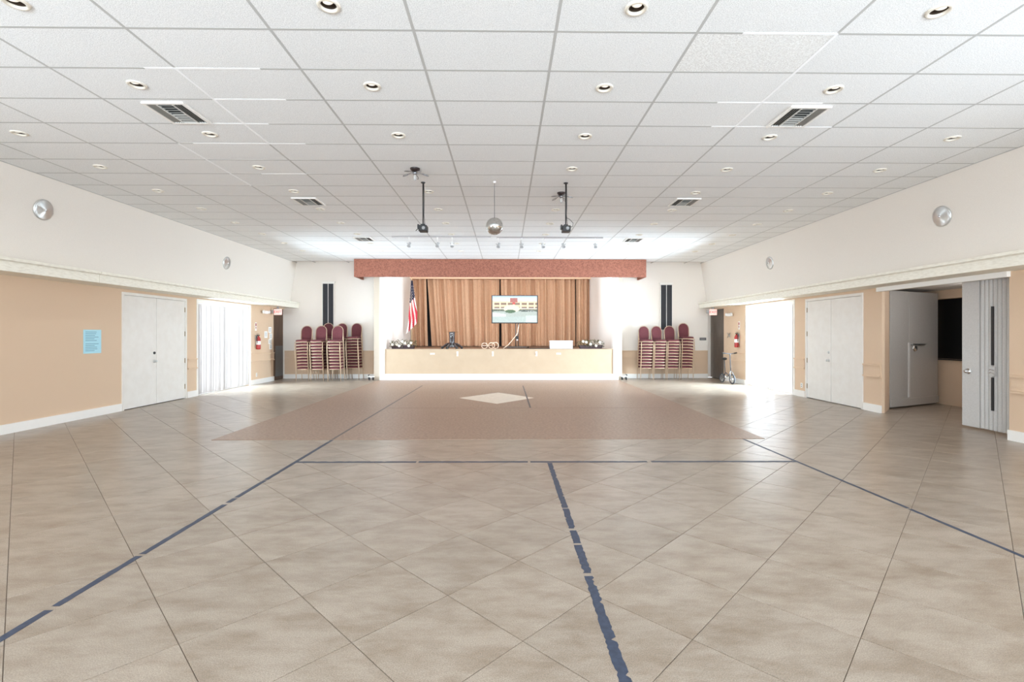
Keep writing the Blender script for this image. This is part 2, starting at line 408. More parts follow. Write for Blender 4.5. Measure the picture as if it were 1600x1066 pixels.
# ------------------------------------------------------------------ ceiling
ceil = struct(B(XL - 0.3, XR + 0.3, YR - 0.3, YB + 0.3, ZC + 0.16, ZC + 0.36).build('ceiling', M_WHITE))
CPX, CPY, CX0, CY0 = 1.229, 0.6225, 0.435, 4.15
CXL, CXR = -7.62, 7.19
cols = [CX0 + CPX * k for k in range(-7, 7)]          # runner positions across
rows = [CY0 + CPY * k for k in range(-15, 22)]
LIGHT_ROWS = [CY0 - CPY / 2 + 2 * CPY * k for k in range(10)]
LIGHT_COLS = [CX0 + CPX * (0.5 + k) for k in (-6, -4, -2, 0, 2, 4)]
skip = {(2, 3), (3, 4)}
lights = []
for ri, ly in enumerate(LIGHT_ROWS):
    for ci, lx in enumerate(LIGHT_COLS):
        if (ci, ri) in skip or (ri < 2 and ci in (0, 5)): continue
        lights.append((ci, ri, lx, ly))
def hole_at(cx, cy): return any(abs(cx - l[2]) < 0.05 and abs(cy - l[3]) < 0.05 for l in lights)
RH = 0.068
TG = 0.012
def slab(x0, x1, y0, y1):
    return B(x0, x1, y0, y1, 0.004, 0.02)
def slab_hole(hx, hy):
    S = 16; z0, z1 = 0.004, 0.02; ring = [(RH * math.cos(2 * PI * k / S), RH * math.sin(2 * PI * k / S)) for k in range(S)]
    outer = []
    for k in range(S):
        c, s = math.cos(2 * PI * k / S), math.sin(2 * PI * k / S); t = min(hx / max(abs(c), 1e-6), hy / max(abs(s), 1e-6)); outer.append((c * t, s * t))
    # exact corners added as separate triangles
    m = MB(); vs = [(*p, z0) for p in ring] + [(*p, z0) for p in outer] + [(*p, z1) for p in ring]
    fs = []
    for k in range(S):
        j = (k + 1) % S; fs.append((k, S + k, S + j, j)[::-1]); fs.append((k, j, 2 * S + j, 2 * S + k)[::-1])
        a, b = outer[k], outer[j]
        onx = abs(abs(a[0]) - hx) < 1e-5; onxb = abs(abs(b[0]) - hx) < 1e-5
        if onx != onxb:
            vs.append((math.copysign(hx, a[0] + b[0]), math.copysign(hy, a[1] + b[1]), z0)); fs.append((S + k, len(vs) - 1, S + j)[::-1])
    return m.add(vs, fs)
hx, hy = CPX / 2 - TG, CPY / 2 - TG
me_t = slab(-hx, hx, -hy, hy).mesh('ceiling_tile'); me_t.materials.append(M_CEIL)
me_h = slab_hole(hx, hy).mesh('ceiling_tile'); me_h.materials.append(M_CEIL)
near = MB()
for r in range(len(rows) - 1):
    for c in range(len(cols) - 1):
        x0, x1, y0, y1 = cols[c] + TG, cols[c + 1] - TG, rows[r] + TG, rows[r + 1] - TG
        x0, x1, y0, y1 = max(x0, CXL), min(x1, CXR), max(y0, YR), min(y1, YB)
        if x1 - x0 < 0.03 or y1 - y0 < 0.03: continue
        cx, cy = (cols[c] + cols[c + 1]) / 2, (rows[r] + rows[r + 1]) / 2
        if y1 < 3.3:
            near.box(x0, x1, y0, y1, ZC + 0.004, ZC + 0.02); continue
        whole = abs(x1 - x0 - 2 * hx) < 1e-3 and abs(y1 - y0 - 2 * hy) < 1e-3
        if hole_at(cx, cy) and whole: link('ceiling_tile', me_h, ceil, loc=(cx, cy, ZC))
        elif whole:
            t = link('ceiling_tile', me_t, ceil, loc=(cx, cy, ZC))
            if abs(cx - (CX0 + 1.5 * CPX)) < 0.1 and abs(cy - (CY0 + CPY / 2)) < 0.1:
                t.data = me_t.copy(); t.data.materials.clear(); t.data.materials.append(M_CEIL2)
        else: slab(x0 - cx, x1 - cx, y0 - cy, y1 - cy).build('ceiling_tile', M_CEIL, ceil, loc=(cx, cy, ZC))
o = near.build('ceiling_tile_field', M_CEIL, ceil); o['kind'] = 'stuff'
for x in cols:
    if CXL + 0.02 < x < CXR - 0.02: B(x - 0.013, x + 0.013, YR, YB, ZC + 0.0025, ZC + 0.022).build('runner', M_TBAR, ceil)
for y in rows:
    if YR < y < YB - 0.02: B(CXL, CXR, y - 0.013, y + 0.013, ZC + 0.003, ZC + 0.0215).build('runner', M_TBAR, ceil)
B(CXL - 0.01, CXL + 0.02, YR, YB, ZC - 0.001, ZC + 0.02).build('edge_angle', M_TBAR, ceil)
B(CXR - 0.02, CXR + 0.01, YR, YB, ZC - 0.001, ZC + 0.02).build('edge_angle', M_TBAR, ceil)
for (x, y0, y1) in ((cols[4], rows[16], rows[19]), (cols[3], rows[19], rows[22]), (cols[9], rows[15], rows[18])):
    B(x - 0.014, x + 0.014, y0, y1, ZC + 0.0005, ZC + 0.0025).build('new_runner', M_TBARW, ceil)
for (x0, x1, y) in ((cols[4] - 0.3, cols[5] - 0.4, rows[16]), (cols[4], cols[4] + 0.8, rows[17]), (cols[3] + 0.35, cols[4] + 0.3, rows[18]), (cols[3] + 0.2, cols[4] + 0.5, rows[19]), (cols[3] + 0.5, cols[4], rows[21]),
                    (cols[8] + 0.4, cols[9], rows[15]), (cols[9] - 0.5, cols[9] + 0.7, rows[17]), (cols[9] - 0.3, cols[10], rows[18])):
    B(x0, x1, y - 0.014, y + 0.014, ZC + 0.001, ZC + 0.003).build('new_runner', M_TBARW, ceil)

# recessed eyeball downlights
def downlight_proto():
    t = thing('recessed_downlight', '', 'ceiling light', group='recessed downlights in the tiled ceiling')
    MB().lathe([(0.064, 0.012), (0.062, -0.004), (0.070, -0.011), (0.084, -0.010), (0.091, -0.003), (0.091, 0.004)], 24).build('trim_ring', M_TRIMRING, t, smooth=True)
    MB().lathe([(0.064, 0.004), (0.066, 0.03), (0.066, 0.11), (0.001, 0.112)], 20).build('baffle', M_BAFFLE, t, smooth=True)
    m = MB().lathe([(0.0005, -0.004), (0.022, -0.002), (0.038, 0.006), (0.041, 0.012), (0.030, 0.05), (0.018, 0.085)], 18)
    m.xf(Matrix.Translation((0, -0.012, 0.004)) @ Matrix.Rotation(0.35, 4, 'X')); m.build('bulb', M_BULB, t, smooth=True)
    return t
row_counts = {}
DOWN = bpy.data.lights.new('downlight_fill', 'SPOT'); DOWN.energy = P_DOWN; DOWN.spot_size = math.radians(150); DOWN.spot_blend = 1.0  # fittings assumed lit; beams added to even out the hall's brightness
DOWN.shadow_soft_size = 0.045; DOWN.color = (0.82, 0.92, 1.0)
proto = None
for ci, ri, lx, ly in lights:
    k = row_counts.get(ri, 0); row_counts[ri] = k + 1
    lab = 'round recessed downlight, %s from the left in the %s row from the camera' % (ORD[k], ORD[ri])
    if proto is None:
        proto = downlight_proto(); proto.location = (lx, ly, ZC); proto['label'] = lab
    else: copy_thing(proto, (lx, ly, ZC), lab)
    sp = bpy.data.objects.new('downlight_fill', DOWN); COL.objects.link(sp); sp.location = (lx, ly, ZC - 0.035)

# air vents
M_LOUVRE = mat('grey_louvre_metal', srgb(150, 148, 142), 0.5)
def vent(loc, label):
    t = thing('ceiling_vent', label, 'air vent', loc, 0, 'square air vents in the ceiling'); a, b = 0.235, 0.265
    m = MB()
    for x0, x1, y0, y1 in ((-a, a, -b, -b + 0.03), (-a, a, b - 0.03, b), (-a, -a + 0.03, -b + 0.03, b - 0.03), (a - 0.03, a, -b + 0.03, b - 0.03)):
        m.box(x0, x1, y0, y1, -0.018, 0.004)
    m.build('frame', M_WHITE, t)
    B(-a + 0.02, a - 0.02, -b + 0.02, b - 0.02, 0.0, 0.003).build('duct_backing', M_DARK, t)  # dark sheet stands in for the shade inside the duct
    for k in range(4):
        for s in (-1, 1):
            m = B(-0.002, 0.002, -b + 0.03, b - 0.03, -0.008, 0.008); m.xf(Matrix.Translation((s * (0.105 + 0.028 * k), 0, -0.010)) @ Matrix.Rotation(-s * 0.7, 4, 'Y'))
            m.build('louvre', M_LOUVRE, t)
    for k in range(8):
        m = B(-0.085, 0.085, -0.002, 0.002, -0.010, 0.010); s = 1 if k >= 4 else -1
        m.xf(Matrix.Translation((0, -0.20 + 0.057 * k, -0.010)) @ Matrix.Rotation(s * 0.75, 4, 'X')); m.build('louvre', M_LOUVRE, t)
    for s in (-1, 1): B(s * 0.09 - 0.004, s * 0.09 + 0.004, -b + 0.03, b - 0.03, -0.018, 0.002).build('divider', M_WHITE, t)
for (x, y, l) in ((-3.87, 5.72, 'nearest vent on the left'), (3.51, 5.72, 'nearest vent on the right'), (-3.87, 9.50, 'middle vent on the left'),
                  (3.53, 9.44, 'middle vent on the right'), (-3.87, 13.18, 'farthest vent on the left'), (3.53, 13.22, 'farthest vent on the right')):
    vent((x, y, ZC), 'white louvred square air vent in the ceiling, ' + l)

# ------------------------------------------------------------------ walls
T = 0.25; ZL = 2.60                                    # lower walls run up to the soffit
def wall_boxes(x0, x1, spans, m, name, zt=ZL):
    mb = MB()
    for a, b, z0, z1 in spans: mb.box(x0, x1, a, b, z0, z1)
    return struct(mb.build(name, m))
DL = (10.17, 12.21); DR = (10.16, 12.13); EL = (16.76, YB); ER = (16.73, 17.95); OP = (7.19, 9.66)
wall_left = wall_boxes(XL - T, XL, [(YR, W2[0], 0, ZL), (W2[0], W2[1], 2.45, ZL), (W2[1], DL[0], 0, ZL), (DL[0], DL[1], 2.50, ZL), (DL[1], WL[0], 0, ZL),
                       (WL[0], WL[1], 2.47, ZL), (WL[1], EL[0], 0, ZL), (EL[0], EL[1], 2.52, ZL)], M_TAN, 'wall_left')
wall_right = wall_boxes(XR, XR + T, [(YR, W2[0], 0, ZL), (W2[0], W2[1], 2.45, ZL), (W2[1], OP[0], 0, ZL), (OP[0], OP[1], 2.50, ZL), (DR[0], DR[1], 2.50, ZL),
                        (DR[1], WR[0], 0, ZL), (WR[0], WR[1], 2.47, ZL), (WR[1], ER[0], 0, ZL), (ER[0], ER[1], 2.52, ZL)], M_TAN, 'wall_right')
struct(MB().prism([(-7.62, ZC + 0.02), (-7.85, 2.70), (-8.3, 2.70), (-8.3, ZC + 0.16), (-7.62, ZC + 0.16)], YR, YB, 'y').build('wall_left_upper', M_CREAM))
struct(MB().prism([(7.19, ZC + 0.02), (7.19, ZC + 0.16), (7.9, ZC + 0.16), (7.9, 2.70), (7.44, 2.70)], YR, YB, 'y').build('wall_right_upper', M_CREAM))
# plaster beam along each side, in two lengths
def beam(name, pts, cuts):
    first = None
    e = struct(bpy.data.objects.new(name, None)); COL.objects.link(e)
    for a, b in cuts: MB().prism(pts, a, b, 'y').build('beam_length', M_BEAM, e, bevel=0.006)
    return e
beam('trim_1', [(-7.49, 2.77), (-7.49, 2.725), (-7.53, 2.71), (-7.53, 2.56), (-8.30, 2.56), (-8.30, 2.77)], [(YR, 9.0), (9.006, YB)])
beam('trim_2', [(7.09, 2.77), (7.90, 2.77), (7.90, 2.56), (7.13, 2.56), (7.13, 2.71), (7.09, 2.725)], [(YR, 6.2), (6.206, YB)])

# back wall in two bays, stage opening between
bk = MB(); bk.box(XL - T, -4.42, YB, YB + T, 0, ZC + 0.16); bk.box(3.97, 7.45, YB, YB + T, 0, ZC + 0.16); bk.box(7.45, XR + T, YB, YB + T, 2.5, ZC + 0.16)
wall_back = struct(bk.build('wall_back', M_BACK))
for x0, x1 in ((XL, -4.62), (4.11, 7.45)):
    B(x0, x1, YB - 0.012, YB, 0.16, 0.99).build('dado_panel', M_TAN, wall_back)
    B(x0, x1, YB - 0.03, YB, 0.985, 1.015).build('dado_rail', M_TAN, wall_back, bevel=0.008)
    B(x0, x1, YB - 0.022, YB, 0.73, 0.75).build('dado_rail', M_TAN, wall_back, bevel=0.006)
struct(B(XL, -4.62, YB - 0.035, YB, 0, 0.16).build('baseboard_back_left', M_WHITE, bevel=0.006))
struct(B(4.11, 7.45, YB - 0.035, YB, 0, 0.16).build('baseboard_back_right', M_WHITE, bevel=0.006))
for x0, x1 in ((-4.64, -4.42), (3.97, 4.13)):
    struct(B(x0, x1, 16.98, YB, 0, ZC).build('wall_stage_return', M_SHADEJAMB))
struct(B(7.30, 8.1, 17.95, 18.1, 0, 2.75).build('wall_corner_niche', M_BACK)); struct(B(7.45, 8.1, YB + T, 18.1, 2.52, 2.75).build('ceiling_corner_niche', M_BACK)); struct(B(XR + 0.16, XR + 0.4, 16.6, 18.0, 0, 2.6).build('wall_corner_backing', M_DARK))
# rear wall behind the camera, three unseen window openings added to let light in
rw = MB(); xs = [-7.3, -3.1, -2.3, 1.9, 2.7, 6.9]
rw.box(XL - T, xs[0], YR - T, YR, 0, ZC + 0.16); rw.box(xs[1], xs[2], YR - T, YR, 0, ZC + 0.16); rw.box(xs[3], xs[4], YR - T, YR, 0, ZC + 0.16); rw.box(xs[5], XR + T, YR - T, YR, 0, ZC + 0.16)
for a, b in ((0, 1), (2, 3), (4, 5)):
    rw.box(xs[a], xs[b], YR - T, YR, 0, 0.25); rw.box(xs[a], xs[b], YR - T, YR, 3.25, ZC + 0.16)
struct(rw.build('wall_rear', M_CREAM))

# baseboards and rails along the side walls
def run(x, sgn, spans, name, rails):
    m = MB(); rl = MB()
    w = wall_left if sgn > 0 else wall_right
    for a, b in spans: m.box(min(x, x + sgn * 0.03), max(x, x + sgn * 0.03), a, b, 0, 0.155)
    struct(m.build(name, M_WHITE))
    for a, b in rails:
        for z0, z1, t in ((0.955, 0.985, 0.042), (0.72, 0.75, 0.042), (0.75, 0.955, 0.020)):
            B(min(x, x + sgn * t), max(x, x + sgn * t), a, b, z0, z1).build('chair_rail', M_TAN, w)
run(XL, 1, [(YR, W2[0]), (W2[1], DL[0] - 0.02), (DL[1] + 0.02, WL[0] - 0.06), (WL[1] + 0.06, EL[0])], 'baseboard_left', [(DL[1] + 0.03, WL[0] - 0.06), (WL[1] + 0.06, EL[0])])
run(XR, -1, [(YR, W2[0]), (W2[1], OP[0]), (OP[1], DR[0] - 0.02), (DR[1] + 0.02, WR[0] - 0.06), (WR[1] + 0.06, ER[0])], 'baseboard_right',
    [(W2[1] + 0.3, OP[0] - 0.04), (OP[1] + 0.02, DR[0] - 0.02), (DR[1] + 0.03, WR[0] - 0.06), (WR[1] + 0.06, ER[0])])

# ------------------------------------------------------------------ double doors
def leaf_door(name, x, sgn, y0, y1, seam, near_leaf_knob, label):
    e = struct(bpy.data.objects.new(name, None), label); COL.objects.link(e)
    X = lambda a, b: (min(x + sgn * a, x + sgn * b), max(x + sgn * a, x + sgn * b))
    fr = MB(); a, b = X(-0.12, 0.02)
    fr.box(a, b, y0, y0 + 0.045, 0, 2.50); fr.box(a, b, y1 - 0.045, y1, 0, 2.50); fr.box(a, b, y0 + 0.045, y1 - 0.045, 2.44, 2.50)
    fr.build('door_frame', M_DOOR, e)
    for i, (p, q) in enumerate(((y0 + 0.048, seam - 0.004), (seam + 0.004, y1 - 0.048))):
        a, b = X(-0.05, -0.005)
        lf = B(a, b, p, q, 0.012, 2.435).build('door_leaf', M_DOOR, e, bevel=0.003)
        hy = p - 0.004 if i == 0 else q + 0.004
        for hz in (0.3, 0.95, 1.62, 2.22):
            a2, b2 = X(-0.006, 0.008); B(a2, b2, hy - 0.014, hy + 0.014, hz - 0.06, hz + 0.06).build('hinge', M_BRASS, lf)
        if i == near_leaf_knob:
            ky = seam - 0.075 if i == 0 else seam + 0.075
            c, d = x + sgn * -0.005, sgn
            MB().lathe([(0.001, 0.02 * d), (0.028, 0.018 * d), (0.032, 0)], 14, (c, ky, 1.18), 'x').build('deadbolt', M_BLACK if sgn > 0 else M_STEEL, lf, smooth=True)
            MB().lathe([(0.001, 0.065 * d), (0.024, 0.06 * d), (0.030, 0.045 * d), (0.014, 0.03 * d), (0.014, 0.008 * d), (0.034, 0.004 * d), (0.034, 0)], 14, (c, ky, 0.99), 'x').build('door_knob', M_STEEL, lf, smooth=True)
    B(*X(-0.20, -0.06), y0, y1, 0, 2.5).build('closet_backing', M_DARK, e)
    return e
leaf_door('door_1', XL, 1, DL[0], DL[1], 11.187, 0, 'white double door in the left wall beside the blinds')
leaf_door('door_2', XR, -1, DR[0], DR[1], 11.194, 1, 'white double door in the right wall with dark centre gap')
# dark doors in the far corners
def dark_door(name, x, sgn, y0, y1, m, panel, label):
    X = lambda a, b: (min(x + sgn * a, x + sgn * b), max(x + sgn * a, x + sgn * b))
    e = struct(bpy.data.objects.new(name, None), label); COL.objects.link(e)
    lf = B(*X(-0.16, -0.06), y0, y1, 0.006, 2.52).build('door_leaf', m, e)
    B(*X(-0.06, -0.05), y0 + (0.25 if panel else 0.12), y1 - 0.03, 0.12 if panel else 0.15, 1.2).build('lower_panel', M_GREYPAN if panel else m, lf)
    B(*X(-0.06, -0.045), y0 + 0.06, y0 + 0.10, 0.98, 1.10).build('pull_plate', M_STEEL, lf)
    return e
dark_door('door_3', XL, 1, EL[0], EL[1], M_BROWN, True, 'dark brown door in the far left corner under an exit sign')
dark_door('door_4', XR, -1, ER[0], ER[1], M_GREYBROWN, False, 'grey-brown door in the far right corner behind the bike')

# ------------------------------------------------------------------ glazed doors with vertical blinds
def glazed(name, x, sgn, y0, y1, label):
    X = lambda a, b: (min(x + sgn * a, x + sgn * b), max(x + sgn * a, x + sgn * b))
    e = struct(bpy.data.objects.new(name, None), label); COL.objects.link(e)
    f = MB(); a, b = X(-0.22, -0.12)
    f.box(a, b, y0, y0 + 0.06, 0, 2.46); f.box(a, b, y1 - 0.06, y1, 0, 2.46); f.box(a, b, y0 + 0.06, y1 - 0.06, 2.39, 2.46); f.box(a, b, y0 + 0.06, y1 - 0.06, 0, 0.05)
    f.build('window_frame', M_ALU, e)
    mid = (y0 + y1) / 2; s = MB(); a, b = X(-0.19, -0.15); s.box(a, b, mid - 0.04, mid + 0.04, 0.05, 2.39); s.build('meeting_stile', M_ALU, e)
    a, b = X(-0.174, -0.166)
    for p, q in ((y0 + 0.06, mid - 0.04), (mid + 0.04, y1 - 0.06)): B(a, b, p, q, 0.05, 2.39).build('pane', M_GLASS, e)
    c = MB(); a, b = X(0, 0.02)
    c.box(a, b, y0 - 0.055, y0, 0, 2.53); c.box(a, b, y1, y1 + 0.055, 0, 2.53); c.box(a, b, y0, y1, 2.46, 2.53)
    c.build('casing', M_WHITE, e)
    return e
glazed('window_1', XL, 1, *WL, 'glazed patio door behind white blinds in the left wall')
glazed('window_2', XR, -1, *WR, 'glazed patio door behind white blinds in the right wall')
def blinds(x, sgn, y0, y1, n, ang, label, seed):
    t = thing('vertical_blinds', label, 'blinds', (x - sgn * 0.055, y0, 0), 0, 'vertical blinds over the patio doors'); L = y1 - y0; r = random.Random(seed)
    B(-0.025, 0.025, 0.01, L - 0.01, 2.40, 2.455).build('head_rail', M_ALU, t)
    for k in range(n):
        m = MB(); w = 0.089 / 2 * 1.28; pts = []
        for i in range(5):
            u = -1 + 0.5 * i; pts.append((0.010 * (1 - u * u), u * w))
        poly = pts + [(px + 0.0012, py) for px, py in pts[::-1]]
        m.prism(poly[::-1], 0.03, 2.40, 'z')
        m.xf(Matrix.Rotation(sgn * (ang + r.uniform(-0.22, 0.22)), 4, 'Z'))
        m.build('slat', M_SLAT, t, loc=(r.uniform(-0.004, 0.004), 0.05 + (L - 0.1) * k / (n - 1), 0))
    return t
blinds(XL, 1, *WL, 24, -1.15, 'white vertical blinds glowing with daylight over the left patio door', 1)
blinds(XR, -1, *WR, 24, -1.2, 'brilliant white vertical blinds over the right patio door near the bike', 2)

# ------------------------------------------------------------------ kitchen recess behind the folding door
struct(MB().prism([(7.65, 9.66), (7.71, 9.66), (8.24, 10.20), (8.24, 10.42), (7.65, 10.16)], 0, 2.62).build('wall_recess_splay', M_TAN))
wk = MB(); wk.box(10.05, 10.3, 6.6, 10.35, 0, 1.04); wk.box(10.05, 10.3, 6.6, 10.35, 2.42, 2.62); wk.box(10.05, 10.3, 6.6, 8.6, 1.04, 2.42)
wk.box(10.05, 10.3, 10.35, 11.6, 0, 1.04); wk.box(10.05, 10.3, 10.35, 11.6, 2.42, 2.62); wk.box(10.05, 10.3, 11.3, 11.6, 1.04, 2.42)
wall_k = struct(wk.build('wall_recess_back', M_TAN))
B(10.24, 10.30, 8.6, 11.3, 1.04, 2.42).build('hatch_dark_sheet', M_BLACKGL, wall_k)  # black sheet stands in for the unlit kitchen beyond the hatch
B(10.02, 10.06, 8.58, 11.3, 1.02, 1.045).build('hatch_sill', M_BLACK, wall_k)
struct(B(7.90, 10.3, 6.6, 11.6, 2.62, 2.75).build('ceiling_recess', M_CREAM))
struct(B(7.90, 10.3, 6.45, 6.6, 0, 2.62).build('wall_recess_near', M_CREAM))
struct(B(8.0, 10.3, 11.45, 11.6, 0, 2.62).build('wall_recess_far', M_CREAM))
# large grey metal door standing open in the recess
gd = struct(bpy.data.objects.new('door_5', None), 'wide grey metal door standing open inside the right-hand recess'); COL.objects.link(gd)
gd.location = (8.26, 10.20, 0); gd.rotation_euler = (0, 0, math.atan2(10.95 - 10.20, 10.0 - 8.26)); GW = 1.86
lf = B(0, 0.70, 0, 0.05, 0.03, 2.55).build('door_leaf', M_GREYDOOR, gd, bevel=0.004)
lf2 = B(0.706, GW, 0, 0.05, 0.03, 2.55).build('door_leaf', M_GREYDOOR, gd, bevel=0.004)
B(-0.01, GW, -0.02, 0.0, 0.035, 0.20).build('kick_plate', M_GREYDOOR, gd, bevel=0.004)
B(0.66, 0.72, -0.012, 0.0, 0.22, 1.42).build('astragal', M_VINYL, gd)
m = MB().box(0.75, 1.25, -0.05, -0.03, 1.37, 1.395); m.box(0.77, 0.79, -0.03, 0, 1.375, 1.39); m.box(1.21, 1.23, -0.03, 0, 1.375, 1.39); m.build('push_bar', M_STEEL, lf2)
MB().lathe([(0.001, -0.03), (0.06, -0.025), (0.075, -0.008), (0.08, 0)], 16, (0.93, 0, 1.30), 'y').build('glare_disc', M_CHROME, lf2, smooth=True)  # chrome disc added where window glare shows on the grey door
rl = thing('unseen_recess_lamp', 'unseen flush white ceiling lamp added in the recess behind the folding door', 'ceiling lamp', (9.0, 8.9, 2.62))
MB().lathe([(0.15, 0), (0.15, -0.03), (0.001, -0.035)], 20).build('base', M_ALU, rl)  # fixture out of view, added because the recess was too dark
MB().lathe([(0.14, -0.03), (0.12, -0.07), (0.06, -0.09), (0.001, -0.095)], 20).build('diffuser', mat('lit_diffuser', (1, 0.97, 0.92), 0.4, emit=1.5), rl, smooth=True)
_d = bpy.data.lights.new('recess_lamp_glow', 'POINT'); _d.energy = 20; _d.shadow_soft_size = 0.1; _d.color = (0.9, 0.95, 1.0)
_o = bpy.data.objects.new('recess_lamp_glow', _d); COL.objects.link(_o); _o.location = (9.0, 8.9, 2.45)
# folding accordion door
ac = thing('folding_door', 'pale grey pleated accordion door drawn open at the right edge of the recess', 'folding door', (7.87, 7.34, 0))
NP = 8
PW = 0.074
for k in range(NP):
    y0_ = 0.02 + PW * k; pts = []
    for i in range(9):
        q = PI * i / 8; pts.append((0.10 - 0.050 * math.sin(q) ** 0.8 + 0.004 * k, y0_ + PW / 2 - PW / 2 * 0.97 * math.cos(q)))
    MB().prism(pts + [(x_ + 0.006, y_) for x_, y_ in pts[::-1]], 0.035, 2.53).build('pleat', M_VINYL, ac, smooth='auto')
yl = 0.02 + PW * NP
lead = B(0.075, 0.125, yl, yl + 0.30, 0.03, 2.53).build('lead_panel', M_VINYL, ac, bevel=0.006)
MB().lathe([(0.001, -0.055), (0.03, -0.05), (0.036, -0.035), (0.016, -0.02), (0.016, -0.006), (0.05, -0.003), (0.05, 0)], 16, (0.075, yl + 0.19, 0.97), 'x').build('knob', M_CHROME, lead, smooth=True)
for z0, z1 in ((1.10, 2.06), (0.36, 0.90)):
    B(0.050, 0.064, 0.350, 0.388, z0, z1).build('dark_gap_strip', M_BLACK, ac)  # black strips stand in for the dark open gaps in the folds
hd = B(0.042, 0.060, 0.32, 0.42, 0.92, 1.08).build('latch_plate', M_VINYL, ac, bevel=0.004)
for z in (0.97, 1.02): MB().tube([(0.042, 0.33, z), (0.022, 0.37, z + 0.015), (0.042, 0.41, z)], 0.007, 6).build('finger_pull', M_CHROME, hd)
B(0.05, 0.13, 0.0, 0.01, 0.03, 2.53).build('wall_jamb', M_GREYPL, ac)
struct(B(XR - 0.06, XR + 0.02, OP[0] - 0.02, OP[1] + 0.08, 2.475, 2.575).build('trim_3', M_WHITE, bevel=0.006), 'white track cover over the folding door opening')
struct(B(XR + 0.2, XR + 0.26, OP[0], OP[1], 2.53, 2.62).build('trim_4', M_WHITE))

# ------------------------------------------------------------------ stage
SY, SZ = 16.88, 1.08
stage = thing('stage', 'raised stage with peach front and white baseboard across the far end', 'stage')
B(-4.23, 3.79, SY, SY + 0.08, 0, SZ).build('front_panel', M_PEACH, stage)
B(-4.23, 3.79, SY - 0.025, SY, 0.0, 0.22).build('baseboard', M_WHITE, stage, bevel=0.006)
MB().box(-4.23, 3.79, SY + 0.08, SY + 0.3, SZ - 0.10, SZ - 0.001).box(-4.41, 3.97, SY + 0.3, 21.5, SZ - 0.10, SZ - 0.001).build('platform', M_STAGEFL, stage)
B(-4.23, 3.79, SY - 0.02, SY + 0.12, SZ, SZ + 0.012).build('edge_nosing', M_PEACH, stage)
for x0, x1 in ((-4.41, -4.23), (3.79, 3.97)):
    struct(B(x0, x1, SY - 0.03, SY + 0.3, 0, ZC + 0.05).build('wall_stage_post', M_WHITE))
struct(MB().prism([(-4.41, SY + 0.3), (-4.41 + 0.18, SY + 0.3), (-4.12, 21.6), (-4.5, 21.6)], SZ, 4.6).build('wall_stage_left', M_PALEGREY))
struct(MB().prism([(3.79, SY + 0.3), (3.97, SY + 0.3), (4.1, 21.6), (3.69, 21.6)], SZ, 4.6).build('wall_stage_right', M_PALEGREY))
struct(B(-4.5, 4.1, 21.6, 21.8, 0, 4.6).build('wall_stage_back', M_DARK))
struct(B(-4.6, 4.2, YB, 21.8, 4.55, 4.7).build('ceiling_stage', M_CREAM))
# rust coloured valance boxed under the ceiling
va = thing('stage_valance', 'long rust-brown carpeted valance box hanging above the stage opening', 'valance')
B(-5.24, 4.90, 16.66, 16.72, 3.60, ZC - 0.003).build('front_board', M_RUST, va)
for x in (-5.24, 4.84): B(x, x + 0.06, 16.72, YB - 0.002, 3.60, ZC - 0.003).build('side_board', M_RUST, va)

# stage curtains in four drops
def curtain(x0, x1, y, top_in, seed, label, folds):
    r = random.Random(seed); t = thing('stage_curtain', label, 'curtain', (0, 0, 0), 0, 'curtain drops across the back of the stage')
    n = int((x1[1] - x0[1]) * 60) + 6; ph = [r.uniform(0, 6.28) for _ in range(6)]; m = MB(); NZ = 10; vs = []; z0, z1 = SZ + 0.02, 4.35
    fr = [folds * f for f in (1, 1.7, 0.45, 2.6)]; am = [0.085, 0.045, 0.04, 0.022]
    for back in (0, 0.008):
        for j in range(NZ + 1):
            v = j / NZ; a = x0[0] + (x0[1] - x0[0]) * (1 - v); b = x1[0] + (x1[1] - x1[0]) * (1 - v)
            for i in range(n + 1):
                u = i / n; w = u * (x1[1] - x0[1])
                d = sum(A * math.sin(2 * PI * f * w + p + 0.35 * math.sin(2 * v + p)) for A, f, p in zip(am, fr, ph))
                d = d * (0.85 + 0.35 * (1 - v)) 
                vs.append((a + (b - a) * u, y + d + back, z0 + (z1 - z0) * v))
    S = (NZ + 1) * (n + 1); fs = []
    for j in range(NZ):
        for i in range(n):
            a = j * (n + 1) + i; fs.append((a, a + 1, a + n + 2, a + n + 1)); fs.append((S + a, S + a + n + 1, S + a + n + 2, S + a + 1))
    for j in range(NZ):
        a = j * (n + 1); fs.append((a, a + n + 1, S + a + n + 1, S + a)); a += n; fs.append((a, S + a, S + a + n + 1, a + n + 1))
    m.add(vs, fs); m.build('cloth', M_CURT, t, smooth=True)
    B(min(x0), max(x1), y - 0.03, y + 0.03, 4.35, 4.40).build('heading', M_CURT, t)
CYY = 21.1
def cx(px): return (px - 790) * CYY / 750
curtain((cx(639), cx(639)), (cx(666), cx(669)), CYY, 0, 1, 'narrow tan curtain drop at the left end behind the flag', 3.2)
curtain((cx(667), cx(675)), (cx(780.5), cx(780)), CYY, 0, 2, 'wide tan curtain drop left of the television', 2.4)
curtain((cx(782), cx(783.5)), (cx(899), cx(899.5)), CYY, 0, 3, 'wide tan curtain drop behind and right of the television', 2.8)
curtain((cx(901), cx(901)), (cx(923), cx(923)), CYY, 0, 4, 'narrow tan curtain drop at the right end above the flowers', 3.6)
struct(B(-4.2, 3.75, 20.85, 20.93, 4.02, 4.30).build('trim_5', mat('peach_pelmet', srgb(240, 205, 172), 0.7)), 'peach pelmet board along the top of the curtains')

